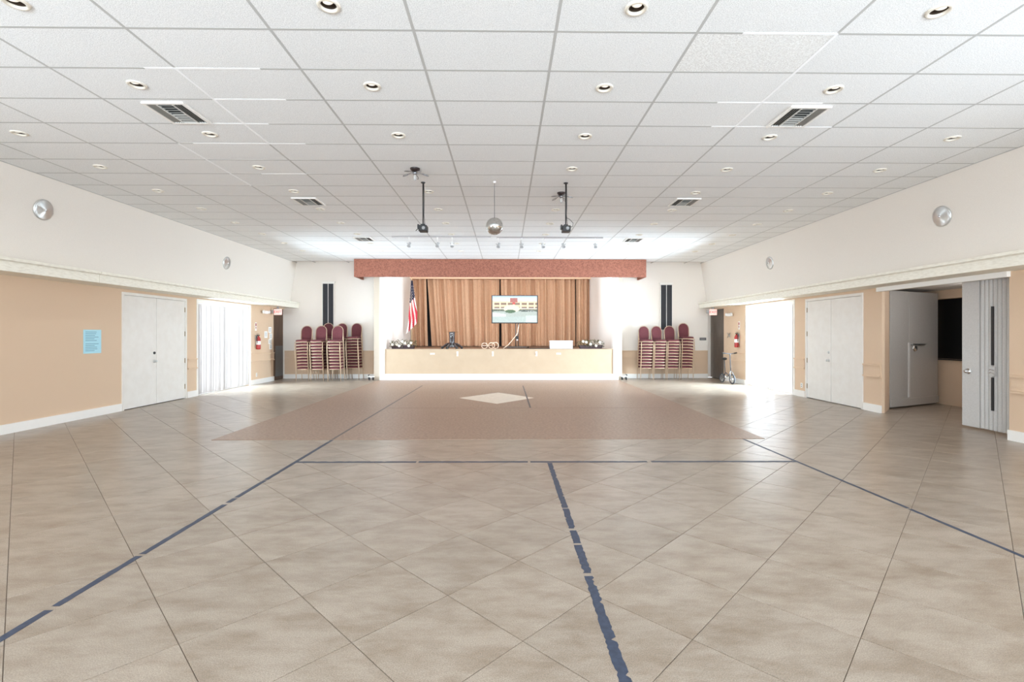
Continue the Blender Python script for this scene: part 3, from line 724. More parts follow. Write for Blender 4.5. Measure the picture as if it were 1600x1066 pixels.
# ------------------------------------------------------------------ banquet chairs in stacks
def rrect(w, d, r, n=4):
    p = []
    for sx, sy, a0 in ((1, 1, 0), (-1, 1, PI / 2), (-1, -1, PI), (1, -1, 1.5 * PI)):
        for k in range(n + 1):
            a = a0 + PI / 2 * k / n; p.append((sx * (w - r) + r * math.cos(a), sy * (d - r) + r * math.sin(a)))
    return p
def chair_proto():
    t = thing('banquet_chair', '', 'chair', group='stacked burgundy banquet chairs')
    # origin at floor centre; front faces -Y
    def loop(sc, z, dz=0): return [(x * sc, y * sc, z) for x, y in rrect(0.20, 0.21, 0.05, 3)]
    rings = [loop(0.96, 0.425), loop(1.0, 0.435), loop(1.0, 0.462), loop(0.93, 0.480), loop(0.6, 0.490)]; n = len(rings[0]); vs = sum(rings, []); fs = [tuple(range(n))[::-1], tuple(range(4 * n, 5 * n))]
    for j in range(4): fs += [(j * n + i, j * n + (i + 1) % n, (j + 1) * n + (i + 1) % n, (j + 1) * n + i) for i in range(n)]
    MB().add(vs, fs).build('seat', M_BURG, t, smooth='auto')
    MB().tube([(x * 1.02, y * 1.02, 0.413) for x, y in rrect(0.20, 0.21, 0.05, 2)], 0.0135, 6, closed=True).build('seat_frame', M_GOLD, t, smooth=True)
    for s in (-1, 1):
        MB().tube([(s * 0.211, -0.185, 0.41), (s * 0.213, -0.20, 0.25), (s * 0.215, -0.222, 0.0)], [0.0115, 0.011, 0.009], 6).build('leg', M_GOLD, t, smooth=True)
        MB().tube([(s * 0.205, 0.20, 0.41), (s * 0.207, 0.225, 0.22), (s * 0.21, 0.262, 0.0)], [0.0115, 0.011, 0.009], 6).build('leg', M_GOLD, t, smooth=True)
    # arched back: outline in local xz, raked backwards
    def arch(w, top, bot, k=9):
        p = [(-w * 0.90, bot), (-w, bot + 0.16), (-w, top - w)]
        for i in range(1, k): a = PI - PI * i / k; p.append((w * math.cos(a), top - w + w * math.sin(a)))
        return p + [(w, top - w), (w, bot + 0.16), (w * 0.90, bot)]
    rake = lambda x, z, dy=0: (x, 0.205 + (z - 0.41) * 0.17 + dy, z)
    MB().tube([rake(x, z) for x, z in arch(0.188, 0.975, 0.41)], 0.0105, 6).build('back_frame', M_GOLD, t, smooth=True)
    A = arch(0.172, 0.958, 0.55); n = len(A); vs = [rake(x, z, -0.024) for x, z in [(x * 0.94, z) for x, z in A]] + [rake(x, z, -0.014) for x, z in A] + [rake(x, z, 0.012) for x, z in A] + [rake(x * 0.95, z, 0.018) for x, z in A]
    fs = [tuple(range(n))[::-1], tuple(range(3 * n, 4 * n))]
    for j in range(3): fs += [(j * n + i, j * n + (i + 1) % n, (j + 1) * n + (i + 1) % n, (j + 1) * n + i) for i in range(n)]
    MB().add(vs, fs).build('backrest', M_BURG, t, smooth='auto')
    return t
PITCH = 0.104
stacks = [  # x, y, number, rz, where
    (-6.93, 16.68, 10, 0.00, 'front-row stack nearest the brown door, left of stage'),
    (-6.43, 16.68, 10, 0.00, 'middle front-row stack, left of stage'),
    (-5.84, 16.64, 10, 0.03, 'third front-row stack from the brown door'),
    (-6.40, 17.27, 11, 0.00, 'rear stack behind the middle one, left of stage'),
    (-5.90, 17.27, 11, 0.00, 'rear stack behind the third one, left of stage'),
    (-5.38, 17.24, 11, -0.06, 'dark stack nearest the stage, left of stage'),
    (4.97, 17.05, 10, 0.00, 'stack nearest the stage, right of stage'),
    (5.43, 17.05, 10, 0.02, 'second stack from the stage, right of stage'),
    (5.90, 17.05, 10, 0.02, 'third stack from the stage, right of stage'),
    (6.40, 17.05, 11, 0.00, 'tallest outer stack, right of stage'),
]
cp = None
for sx, sy, n, rz, where in stacks:
    fwd = Vector((math.sin(rz), -math.cos(rz), 0))
    for k in range(n):
        from_top = n - 1 - k
        pos = 'top' if from_top == 0 else ('bottom' if k == 0 else ORD[from_top])
        lab = 'burgundy banquet chair, ' + ('topmost' if from_top == 0 else 'bottom one' if k == 0 else ORD[from_top] + ' from top') + ' of ' + where
        p = Vector((sx, sy, PITCH * k)) + fwd * 0.0125 * k
        if cp is None:
            cp = chair_proto(); cp.location = p; cp.rotation_euler = (0, 0, rz); cp['label'] = lab
        else: copy_thing(cp, p, lab, rz)

# ------------------------------------------------------------------ column speakers on the back wall
def column_speaker(x0, x1, z0, z1, label):
    t = thing('column_speaker', label, 'speaker', ((x0 + x1) / 2, YB, z0), 0, 'tall column speakers beside the stage'); w = (x1 - x0) / 2; h = z1 - z0
    B(-w, w, -0.07, -0.001, 0, h).build('cabinet', M_WHITE, t)
    for s in (-1, 1): B(min(s * 0.012, s * (w - 0.02)), max(s * 0.012, s * (w - 0.02)), -0.078, -0.07, 0.03, h - 0.03).build('grille', M_GRILLE, t)
    B(-w - 0.03, w + 0.03, -0.09, -0.001, h, h + 0.05).build('cap', M_WHITE, t, bevel=0.006)
column_speaker(-6.66, -6.24, 1.75, 3.48, 'tall dark column speaker behind the chair stacks left of the stage')
column_speaker(5.68, 6.12, 1.75, 3.45, 'tall dark column speaker behind the chair stacks right of the stage')

# ------------------------------------------------------------------ round wall discs
def disc(x, y, z, sgn, label):
    t = thing('wall_speaker', label, 'wall disc', (x, y, z), 0, 'round spun metal discs on the upper walls')
    slope = math.atan(0.23 / 1.5) * sgn
    t.rotation_euler = (0, slope, 0)
    d = sgn
    MB().lathe([(0.170, 0), (0.172, 0.012 * d), (0.158, 0.022 * d), (0.140, 0.022 * d)], 36, axis='x').build('rim', M_SPUN, t, smooth=True)
    prof = [(0.140, 0.020 * d)]
    for k in range(1, 9):
        r = 0.140 - 0.016 * k; prof += [(r + 0.006, (0.020 + 0.004 * k) * d), (r, (0.018 + 0.004 * k) * d)]
    prof.append((0.001, 0.056 * d))
    MB().lathe(prof, 36, axis='x').build('dished_face', M_SPUN, t, smooth=True)
    MB().lathe([(0.001, 0.066 * d), (0.015, 0.062 * d), (0.018, 0.05 * d)], 16, axis='x').build('centre_boss', M_CHROME, t, smooth=True)
def upx(side, z): return (-7.85 + (z - 2.70) / 1.54 * 0.23) if side < 0 else (7.44 - (z - 2.70) / 1.54 * 0.25)
disc(upx(-1, 3.68), 8.10, 3.68, 1, 'round brushed metal disc on the left upper wall, nearer one')
disc(upx(-1, 3.57), 13.385, 3.58, 1, 'round brushed metal disc on the left upper wall, farther one')
disc(upx(1, 3.57), 7.93, 3.58, -1, 'round brushed metal disc on the right upper wall, nearer one')
disc(upx(1, 3.57), 13.16, 3.58, -1, 'round brushed metal disc on the right upper wall, farther one')

# ------------------------------------------------------------------ hanging things
def spider(loc, rz, label):
    t = thing('ceiling_fixture', label, 'light fixture', loc, rz, 'chrome spider fixtures on the ceiling')
    MB().lathe([(0.001, -0.045), (0.045, -0.042), (0.07, -0.02), (0.078, -0.002), (0.078, 0.004)], 20).build('canopy', M_BRONZE, t, smooth=True)
    MB().lathe([(0.001, -0.095), (0.032, -0.09), (0.038, -0.07), (0.03, -0.045), (0.01, -0.04)], 16).build('hub', M_DKCHROME, t, smooth=True)
    for k in range(5):
        a = 2 * PI * k / 5 + 0.2; c, s = math.cos(a), math.sin(a)
        P = lambda r, z, w=0: (c * r - s * w, s * r + c * w, z)
        arm = MB().tube([P(0.03, -0.07), P(0.07, -0.06), P(0.12, -0.075)], 0.006, 6).build('arm', M_DKCHROME, t, smooth=True)
        lp = [P(0.165 + 0.05 * math.cos(q), -0.085 - 0.012 * math.cos(q), 0.018 * math.sin(q)) for q in [2 * PI * i / 14 for i in range(14)]]
        MB().tube(lp, 0.006, 6, closed=True).build('loop', M_DKCHROME, arm, smooth=True)
    MB().lathe([(0.001, -0.19), (0.018, -0.182), (0.030, -0.155), (0.026, -0.12), (0.014, -0.095)], 14).build('glass_shade', M_GLASSB, t, smooth=True)
spider((-1.43, 7.60, ZC), 0.1, 'chrome spider-arm ceiling fixture with dark red-brown canopy, nearer and left one')
spider((1.03, 8.86, ZC), 0.9, 'chrome spider-arm ceiling fixture behind the right hanging projector')
def projector(loc, label, loop_cable):
    t = thing('hanging_projector', label, 'projector', loc, 0, 'small black projectors hanging on poles')
    MB().tube([(0, 0, 0.0), (0, 0, -0.74)], 0.011, 8).build('pole', M_BLACK, t, smooth=True)
    MB().lathe([(0.001, -0.012), (0.035, -0.012), (0.04, 0.0)], 12).build('ceiling_plate', M_BLACK, t)
    B(-0.035, 0.035, -0.03, 0.03, -0.75, -0.72).build('yoke', M_BLACK, t)
    b = B(-0.065, 0.075, -0.09, 0.09, -0.85, -0.75).build('body', M_BLACK, t, bevel=0.008)
    MB().lathe([(0.001, -0.012), (0.028, -0.012), (0.03, 0.0)], 14, (0.02, -0.09, -0.80), 'y').build('lens', M_GREYPL, b, smooth=True)
    B(-0.09, -0.065, -0.05, 0.05, -0.80, -0.73).build('side_knob', M_BLACK, b)
    MB().tube([(0.014, 0.0, -0.02), (0.02, 0.005, -0.3), (0.013, 0.006, -0.55), (0.03, 0.01, -0.75)], 0.005, 6).build('cable', M_BLACK, t, smooth=True)
    if loop_cable: MB().tube([(0.01, 0, -0.60), (0.07, 0, -0.63), (0.125, 0, -0.69), (0.12, 0, -0.75), (0.07, 0.0, -0.765)], 0.0045, 6).build('cable_loop', M_BLACK, t, smooth=True)
    else: MB().tube([(-0.05, -0.03, -0.79), (-0.09, -0.03, -0.81), (-0.12, -0.03, -0.84)], 0.006, 6).build('cable_tail', M_BLACK, t, smooth=True)
projector((-1.42, 8.28, ZC), 'small black projector hanging on a pole left of the mirror ball', False)
projector((1.04, 8.28, ZC), 'small black projector on a pole with looped cable, right of mirror ball', True)
mb_t = thing('mirror_ball', 'silver mirror ball hanging from the ceiling in the middle of the hall', 'mirror ball', (-0.19, 8.22, ZC))
MB().lathe([(0.001, -0.03), (0.02, -0.028), (0.028, 0.0)], 12).build('ceiling_motor', M_WHITE, mb_t)
MB().tube([(0, 0, 0), (0, 0, -0.62)], 0.006, 6).build('hanging_rod', M_DKCHROME, mb_t)
MB().sphere((0, 0, -0.765), 0.143, 24, 16).build('core', M_GREYPL, mb_t)
ft = MB(); R = 0.148; rj = random.Random(5)
for i in range(1, 21):
    th0, th1 = PI * (i - 0.46) / 21, PI * (i + 0.46) / 21; n = max(4, int(2 * PI * R * math.sin(PI * i / 21) / 0.0225))
    for k in range(n):
        a0, a1 = 2 * PI * (k + 0.03) / n, 2 * PI * (k + 0.97) / n
        q = [(R * math.sin(t) * math.cos(a), R * math.sin(t) * math.sin(a), -0.765 - R * math.cos(t) + rj.uniform(-0.0006, 0.0006)) for t, a in ((th0, a0), (th1, a0), (th1, a1), (th0, a1))]
        ft.add(q, [(0, 3, 2, 1)])
o = ft.build('mirror_facets', M_MIRROR, mb_t); o['kind'] = 'stuff'

# track lights
def track(x0, x1, y, heads, label):
    t = thing('light_track', label, 'track light', (x0, y, ZC), 0, 'white track lights before the valance'); L = x1 - x0
    B(0, L, -0.018, 0.018, -0.028, -0.001).build('rail', mat('track_grey', srgb(196, 192, 194), 0.5), t)
    for hxp, tilt in heads:
        hx_ = hxp - x0
        hd = MB().box(hx_ - 0.018, hx_ + 0.018, -0.02, 0.02, -0.07, -0.028).tube([(hx_, 0, -0.07), (hx_ + 0.02 * tilt, 0, -0.15)], 0.008, 6).build('stem', M_ALU, t)
        m = MB().lathe([(0.001, 0.06), (0.025, 0.055), (0.032, 0.02), (0.034, -0.03), (0.052, -0.075), (0.046, -0.075), (0.03, -0.03), (0.001, -0.02)], 16)
        m.xf(Matrix.Translation((hx_ + 0.03 * tilt, 0.0, -0.21)) @ Matrix.Rotation(0.5 * tilt, 4, 'Y') @ Matrix.Rotation(-0.5, 4, 'X')); m.build('lamp_head', mat('pale_grey_lamp_enamel', srgb(196, 196, 196), 0.45), hd, smooth=True)
        
        if abs(hxp) > 1.7: track_fill(hxp, y, (math.copysign(5.9, hxp), 17.5, 2.3), P_TRACK * (1.0 if hxp < -2 or hxp > 2 else 0.8), 80)
        else: track_fill(hxp, y, (hxp * 1.7, 17.2, 1.6), P_TRACK * 0.12, 100)
        MB().tube([(hx_ - 0.05, 0, -0.17), (hx_ - 0.045, 0, -0.2), (hx_, 0, -0.215), (hx_ + 0.045, 0, -0.2), (hx_ + 0.05, 0, -0.17)], 0.006, 5).build('yoke', M_GREYPL, hd)
def track_fill(x, y, target, watts, cone):  # heads assumed lit; beams added and aimed to brighten the stage end
    d = bpy.data.lights.new('track_fill', 'SPOT'); d.energy = watts; d.spot_size = math.radians(cone); d.spot_blend = 1.0
    d.shadow_soft_size = 0.05; d.color = (0.86, 0.93, 1.0)
    o = bpy.data.objects.new('track_fill', d); COL.objects.link(o); o.location = (x, y + 0.05, ZC - 0.30)
    o.rotation_euler = (Vector(target) - Vector(o.location)).to_track_quat('-Z', 'Y').to_euler()
tx = lambda px: (px - 790) * 12.86 / 750
track(tx(613), tx(767), 12.82, [(tx(640), 0.3), (tx(684), 0.2), (tx(707), -0.2)], 'left track rail with three white spot heads above the stage end')
track(tx(776), tx(943), 12.90, [(tx(778.5), 0.4), (tx(815), 0.1), (tx(849), -0.3), (tx(881), -0.3), (tx(931), 0.0)], 'right track rail with five white spot heads above the stage end')

# ------------------------------------------------------------------ on the stage
SX = lambda px, y: (px - 790) * y / 750
# television
TY = 18.0
tv = thing('television', 'large flat television on a stand showing a building, centre of the stage', 'television', (SX(804.3, TY), TY, SZ))
w = 72.5 * TY / 750 / 2; zt = 1.6 + 61.5 * TY / 750 - SZ; zb = 1.6 + 17.5 * TY / 750 - SZ
B(-w, w, 0.0, 0.05, zb, zt).build('bezel', M_BLACK, tv, bevel=0.005)
def tv_pic():
    W, Hh = 96, 54; me_v = []; me_f = []; cols_ = []
    x0, x1, z0, z1 = -w + 0.035, w - 0.035, zb + 0.035, zt - 0.03; r = random.Random(11)
    for j in range(Hh + 1):
        for i in range(W + 1): me_v.append((x0 + (x1 - x0) * i / W, -0.003, z0 + (z1 - z0) * j / Hh))
    for j in range(Hh):
        for i in range(W):
            me_f.append((j * (W + 1) + i, j * (W + 1) + i + 1, (j + 1) * (W + 1) + i + 1, (j + 1) * (W + 1) + i))
            u, v = (i + .5) / W, 1 - (j + .5) / Hh
            nz = r.uniform(-8, 8)
            if v < 0.17: c = (170 + 300 * v, 200 + 200 * v, 240)
            elif v < 0.56:
                c = (222, 198, 160)
                ph = (v - 0.19) / 0.135 % 1
                if v > 0.19 and ph > 0.55: c = (120, 96, 76)
                if v > 0.19 and ph < 0.12: c = (245, 238, 225)
                if int(u * 26) % 4 == 0: c = (235, 212, 176)
            else: c = (0, 0, 0)
            if v >= 0.50: c = (72, 84, 62) if r.random() < 0.8 else (120, 120, 100)
            if v >= 0.56 + 0.05 * abs(u - .5): c = (166, 176, 168)
            if v > 0.62 + 0.35 * u * 0.6 and u < 0.3: c = (205, 208, 204)
            if v > 0.78: c = (170, 184, 178)
            if v > 0.74 and u > 0.75: c = (190, 205, 200)
            if 0.40 < u < 0.56 and 0.07 < v < 0.24: c = (168, 98, 88)
            if 0.45 < u < 0.51 and 0.24 < v < 0.31: c = (196, 60, 44)
            if ((u - .43) / .18) ** 2 + ((v - .48) / .14) ** 2 < 1 and v < 0.60: c = (226, 220, 186)
            if ((u - .40) / .12) ** 2 + ((v - .58) / .065) ** 2 < 1: c = (62, 96, 48) if r.random() < .7 else (40, 70, 34)
            if 0.62 < u < 0.92 and 0.53 < v < 0.60: c = (60, 70, 62) if r.random() < .75 else (180, 185, 180)
            cols_.append(srgb(*[max(0, min(255, q + nz)) for q in c]))
    me = bpy.data.meshes.new('screen_picture'); me.from_pydata(me_v, [], me_f)
    at = me.color_attributes.new('print', 'FLOAT_COLOR', 'CORNER')
    for p in me.polygons:
        for li in p.loop_indices: at.data[li].color = (*cols_[p.index], 1)
    me.materials.append(mat_attr('lit_screen', 0.3, 1.0)); return me
link('screen', tv_pic(), tv)
for x in (0.04, 0.13): MB().tube([(x, 0.07, 0.07), (x, 0.07, zb + 0.3)], 0.022, 10).build('stand_post', M_GREYBROWN, tv, smooth=True)
B(-0.30, 0.44, -0.16, 0.30, 0.02, 0.07).build('stand_base', M_GREYBROWN, tv, bevel=0.01)
for x in (-0.36, 0.50): MB().sphere((x, 0.0, 0.035), 0.035, 10, 6).build('stand_wheel', M_BLACK, tv)
MB().box(0.05, 0.13, 0.0, 0.05, 0.35, 0.47).build('media_box', M_BLACK, tv)
MB().box(0.06, 0.12, -0.01, 0.0, 0.30, 0.34).build('power_adapter', M_WHITE, tv)
MB().tube([(0.16, 0.06, zb - 0.01), (0.10, -0.03, 0.56), (-0.02, -0.08, 0.40), (-0.24, -0.2, 0.14), (-0.42, -0.32, 0.012)], 0.013, 6).build('power_cord', M_CORD, tv, smooth=True)
# coiled cord and dark cable
coil = MB()
pts = []
for px, r_, k0 in ((757, 0.10, 0), (768, 0.105, 1), (774, 0.11, 2)):
    for k in range(13):
        a = PI + PI * 2 * k / 12 * (1 if k0 % 2 == 0 else 1)
        pts.append((SX(px, 17.25) + r_ * math.cos(a) * 1.05, 17.25 + 0.03 * k0 + 0.01 * k / 12, SZ + 0.02 + r_ + r_ * math.sin(a + PI / 2 * 0)))
tag(coil.tube(pts, 0.013, 6).build('extension_cord', M_CORD, smooth=True), 'ivory cord in upright loops at the stage edge below the television', 'cord')
tag(MB().tube([(SX(822, 17.6), 17.6, SZ + 0.02), (SX(835, 17.4), 17.4, SZ + 0.02), (SX(848, 17.35), 17.35, SZ + 0.025), (SX(861, 17.45), 17.45, SZ + 0.02)], 0.02, 6).build('black_cable', M_BRONZE, smooth=True),
    'dark cable lying on the stage between television and white box', 'cable')
bx = thing('white_box', 'plain white rectangular box at the stage edge left of the flowers', 'box', (SX(877.5, 17.15), 17.15, SZ + 0.0))
hw = 35 * 17.15 / 750 / 2
B(-hw, hw, 0, 0.34, 0.012, 0.28).build('body', M_BOXW, bx, bevel=0.004)
B(-hw - 0.008, hw + 0.008, -0.008, 0.348, 0.255, 0.30).build('lid', M_BOXW, bx, bevel=0.004)
# black pedestal stand with splayed feet
ps = thing('pedestal_stand', 'black pedestal stand with splayed feet at the stage edge', 'stand', (SX(706.5, 17.3), 17.3, SZ))
MB().lathe([(0.105, 0.06), (0.10, 0.30), (0.102, 0.40), (0.095, 0.42), (0.102, 0.46), (0.108, 0.60), (0.10, 0.625), (0.001, 0.61)], 20).build('column', M_BRONZE, ps, smooth='auto')
for k in range(6):
    a = 2 * PI * k / 6 + 0.08; c, s = math.cos(a), math.sin(a)
    lg = MB().tube([(c * .06, s * .06, .19), (c * .18, s * .18, .175), (c * .28, s * .28, .11), (c * .34, s * .34, .055)], [.045, .042, .036, .03], 8).build('foot', M_BRONZE, ps, smooth=True)
    MB().sphere((c * .345, s * .345, 0.05), 0.05, 10, 8).build('caster', M_BLACK, lg, smooth=True)
B(0.0, 0.035, -0.108, -0.095, 0.09, 0.26).build('label_plate', M_GREYPL, ps)
for x, z in ((-0.025, .56), (0.02, .56), (0.01, .49), (-0.03, .44)): B(x - .008, x + .012, -0.112, -0.098, z - .012, z + .02).build('indicator', M_WHITE, ps)
for s in (-1, 1): MB().tube([(s * .10, 0, .615), (s * .24, 0, .615)], .006, 6).build('cross_arm', M_BRASS, ps)
# flower troughs
def flowers(x0, x1, label, seed, nflow):
    r = random.Random(seed); w_ = x1 - x0; t = thing('flower_trough', label, 'flowers', ((x0 + x1) / 2, 17.2, SZ + 0.0), 0, 'flower troughs on the stage edge')
    MB().prism([(-w_ * .42, .012), (w_ * .42, .012), (w_ * .46, .14), (-w_ * .46, .14)], -0.12, 0.12, 'y').build('trough', M_POT, t, bevel=0.01)
    m = MB()
    for k in range(420):
        u = r.uniform(-0.5, .5); p = Vector((u * w_ * 1.05, r.uniform(-.17, .17), r.uniform(.08, .33 - .25 * u * u)))
        d = Vector((r.gauss(0, 1), r.gauss(0, 1), r.gauss(.3, .7))).normalized(); s_ = d.cross(Vector((r.gauss(0, 1), r.gauss(0, 1), r.gauss(0, 1)))).normalized(); L_ = r.uniform(.04, .075); nn = d.cross(s_) * 0.006
        m.add([p, p + d * L_ * .5 + s_ * L_ * .22 + nn, p + d * L_, p + d * L_ * .5 - s_ * L_ * .22 + nn], [(0, 1, 2), (0, 2, 3)])
    o = m.build('foliage', M_LEAF, t); o['kind'] = 'stuff'
    for k in range(nflow):
        u = -0.42 + .84 * (k + .5) / nflow + r.uniform(-.04, .04); c = (u * w_, r.uniform(-.20, -.12), r.uniform(.12, .28)); f = MB()
        for q in range(6):
            a = 2 * PI * q / 6; f.sphere((c[0] + .027 * math.cos(a), c[1] + .008 * math.cos(3 * a), c[2] + .027 * math.sin(a)), .024, 7, 5, 1, .6, 1)
        f.sphere((c[0], c[1] - .012, c[2]), .022, 7, 5); f.build('blossom', M_PETAL, t, smooth=True)
flowers(SX(611, 17.2), SX(650, 17.2), 'trough of dark greenery and ivory blossoms under the flag', 21, 7)
flowers(SX(903, 17.2), SX(943, 17.2), 'trough of dark greenery and ivory blossoms at the right end of stage', 22, 5)

# flag on its pole
FY = 19.6
fl = thing('flag', 'draped stars and stripes flag on a pole at the left of the stage', 'flag', (SX(643.5, FY), FY, SZ))
MB().tube([(0.0, 0, 0.05), (0, 0, 2.85)], 0.016, 8).build('pole', mat('pale_wood_pole', srgb(236, 208, 168), 0.4), fl, smooth=True)
MB().lathe([(0.19, 0), (0.18, 0.04), (0.04, 0.08), (0.03, 0.12)], 18).build('base', M_BRASS, fl, smooth=True)
MB().lathe([(0.001, 2.98), (0.02, 2.94), (0.03, 2.9), (0.015, 2.85)], 10).build('finial', M_BRONZE, fl, smooth=True)
def flag_mesh():
    W, Hh = 40, 120; vs = []; fs = []; cl = []; ztop, zbot = 2.72, 0.55
    red, white, blue = srgb(186, 46, 62), srgb(246, 232, 226), srgb(34, 40, 66)
    for j in range(Hh + 1):
        v = j / Hh; wid = 0.06 + 0.30 * min(1, v / 0.75) ** 1.1; 
        for i in range(W + 1):
            u = i / W
            low = zbot + 0.42 * max(0, u - 0.0) ** 1.0
            z = ztop + (low - ztop) * v; x = -0.10 * v + (u - 0.12) * wid - 0.16 * max(0, v - .8) * (1 - u) * 2
            vs.append((x, -0.035 - 0.05 * math.sin(u * 15 + 1.2 * v) * (0.35 + .65 * v), z))
    for j in range(Hh):
        for i in range(W):
            fs.append((j * (W + 1) + i, j * (W + 1) + i + 1, (j + 1) * (W + 1) + i + 1, (j + 1) * (W + 1) + i))
            v = (j + .5) / Hh; u = (i + .5) / W
            if v < 0.44 - 0.05 * u:
                c = white if (i % 6 in (2, 3) and (j + (3 if (i // 6) % 2 else 0)) % 7 in (2, 3) and v > .1) else blue
            else: c = red if int((u * 5.2 - v * 3.0 + 10)) % 2 == 0 else white
            cl.append(c)
    me = bpy.data.meshes.new('flag_cloth'); me.from_pydata(vs, [], fs); at = me.color_attributes.new('print', 'FLOAT_COLOR', 'CORNER')
    for p in me.polygons:
        p.use_smooth = True
        for li in p.loop_indices: at.data[li].color = (*cl[p.index], 1)
    me.materials.append(mat_attr('flag_print', 0.8)); return me
o = link('flag_cloth', flag_mesh(), fl); md = o.modifiers.new('thickness', 'SOLIDIFY'); md.thickness = 0.004

# white clips on the stage front
for i, (px, flat, lab) in enumerate(((676, 1, 'small flat white clip on the stage front, leftmost'), (715, 0, 'small upright white clip on the stage front below the black pedestal'),
                      (770, 0, 'small upright white clip on the stage front below the coiled cord'), (838, 0, 'small upright white clip on the stage front below the dark cable'),
                      (873, 1, 'small flat white clip on the stage front below the white box'))):
    t = thing('cable_clip', lab, 'clip', (SX(px, SY), SY, 0.925), 0, 'white clips on the stage front'); a, b = (0.085, 0.03) if flat else (0.03, 0.085)
    B(-a, a, -0.008, -0.0005, -b, b).build('backplate', M_WHITE, t, bevel=0.003)
    MB().tube([(-a * .6, -0.008, -b * .3), (-a * .3, -0.03, 0), (a * .3, -0.03, 0), (a * .6, -0.008, b * .3)], 0.012, 6).build('hook', M_WHITE, t, smooth=True)

# caster wheels by the stage corners
def casters(x, y, label, flip):
    t = thing('floor_dolly', label, 'dolly', (x, y, 0))
    B(-0.11, 0.11, -0.05, 0.05, 0.115, 0.14).build('plate', M_WHITE, t)
    for s in (-1, 1):
        MB().lathe([(0.02, -0.018), (0.05, -0.018), (0.056, 0), (0.05, 0.018), (0.02, 0.018)], 16, (s * 0.07, 0, 0.056), 'x', closed=True).build('wheel', M_BLACK, t, smooth='auto')
        MB().tube([(s * 0.07 - 0.03, 0, 0.056), (s * 0.07 - 0.03, 0, 0.115)], 0.008, 6).build('fork', M_BLACK, t)
    MB().tube([(flip * 0.09, 0.0, 0.14), (flip * 0.10, 0, 0.19), (flip * 0.05, 0, 0.20)], 0.014, 6).build('handle', M_BLACK, t)
casters(SX(585, 16.9) - 0.08, 16.85, 'small black-wheeled dolly tucked against the left stage corner', -1)
casters(SX(973, 16.9) + 0.05, 16.85, 'small black-wheeled dolly tucked against the right stage corner', 1)

# ------------------------------------------------------------------ wall fittings
def exit_sign(x, y, z, label, heads):
    t = thing('exit_sign', label, 'exit sign', (x, y, z), 0, 'lit exit signs in the far corners')
    B(-0.13, 0.13, -0.02, 0.02, -0.10, 0.10).build('face', M_SIGNPINK, t, bevel=0.004)
    me = text_mesh('EXIT', 0.125, 0.003); me.materials.append(M_SIGNRED); l = link('lettering', me, t); l.rotation_euler = (PI / 2, 0, 0); l.location = (0, -0.023, 0)
    B(-0.03, 0.03, -0.02, 0.02, 0.10, 2.56 - z).build('bracket', M_GREYPL, t)
    hd = MB().box(heads * 0.14, heads * 0.22, -0.03, 0.02, -0.05, 0.07) if heads > 0 else MB().box(heads * 0.22, heads * 0.14, -0.03, 0.02, -0.05, 0.07)
    hd.build('emergency_lamp', M_GREYPL, t)
exit_sign(-7.80, 16.55, 2.375, 'red EXIT sign above the dark brown door, far left corner', -1)
exit_sign(7.28, 16.75, 2.385, 'red EXIT sign above the grey-brown door, far right corner', -1)
def emergency(x, sgn, y, z, label):
    t = thing('emergency_light', label, 'light', (x, y, z), 0, 'twin-head emergency lights')
    B(min(0, sgn * 0.07), max(0, sgn * 0.07), -0.14, 0.14, -0.05, 0.05).build('housing', M_ALU, t, bevel=0.008)
    for s in (-1, 1): MB().lathe([(0.03, 0), (0.055, 0.03 * sgn), (0.055, 0.05 * sgn), (0.001, 0.055 * sgn)], 14, (sgn * 0.04, s * 0.19, 0.01), 'x').build('lamp_head', M_ALU, t, smooth=True)
emergency(XL, 1, 16.12, 2.347, 'white twin-head emergency light high on the left wall before exit sign')
emergency(XR, -1, 16.2, 2.274, 'white twin-head emergency light high on the right wall above the bike')
def extinguisher(x, sgn, y, z, label):
    t = thing('fire_extinguisher', label, 'extinguisher', (x + sgn * 0.09, y, z), 0, 'wall-hung fire extinguishers')
    MB().lathe([(0.001, 0), (0.06, 0.005), (0.066, 0.03), (0.066, 0.34), (0.045, 0.39), (0.022, 0.41), (0.022, 0.44), (0.001, 0.44)], 18).build('cylinder', M_RED, t, smooth=True)
    MB().box(-0.02, 0.02, -0.07, 0.05, 0.44, 0.47).box(-0.012, 0.012, -0.09, 0.03, 0.49, 0.505).build('valve_handle', M_BLACK, t)
    MB().tube([(0, -0.05, 0.45), (0, -0.10, 0.42), (0, -0.09, 0.30), (0, -0.08, 0.2)], 0.01, 6).build('hose', M_BLACK, t, smooth=True)
    B(min(-sgn * 0.09, -sgn * 0.06), max(-sgn * 0.09, -sgn * 0.06), -0.03, 0.03, 0.12, 0.46).build('wall_bracket', M_GREYPL, t)
    MB().lathe([(0.0668, 0.16), (0.0668, 0.27)], 18).build('label_band', M_PAPER, t, smooth=True)
extinguisher(XL, 1, 15.57, 1.12, 'red fire extinguisher on the tan wall right of left blinds')
extinguisher(XR, -1, 15.62, 1.18, 'red fire extinguisher on the tan wall above the bike')
def flat_sign(name, x, sgn, y, z, wy, hz, m, label, cat, arrow=False):
    t = thing(name, label, cat, (x, y, z)); B(min(sgn * 0.002, sgn * 0.008), max(sgn * 0.002, sgn * 0.008), -wy / 2, wy / 2, -hz / 2, hz / 2).build('sheet', m, t)
    if arrow:
        a = sgn * 0.009; b = sgn * 0.011
        MB().box(min(a, b), max(a, b), -wy * .3, wy * .3, hz * .05, hz * .4).prism([(0, -hz * .42), (wy * .3, -hz * .05), (-wy * .3, -hz * .05)], min(a, b), max(a, b), 'x').build('arrow_mark', M_RED, t)
    return t
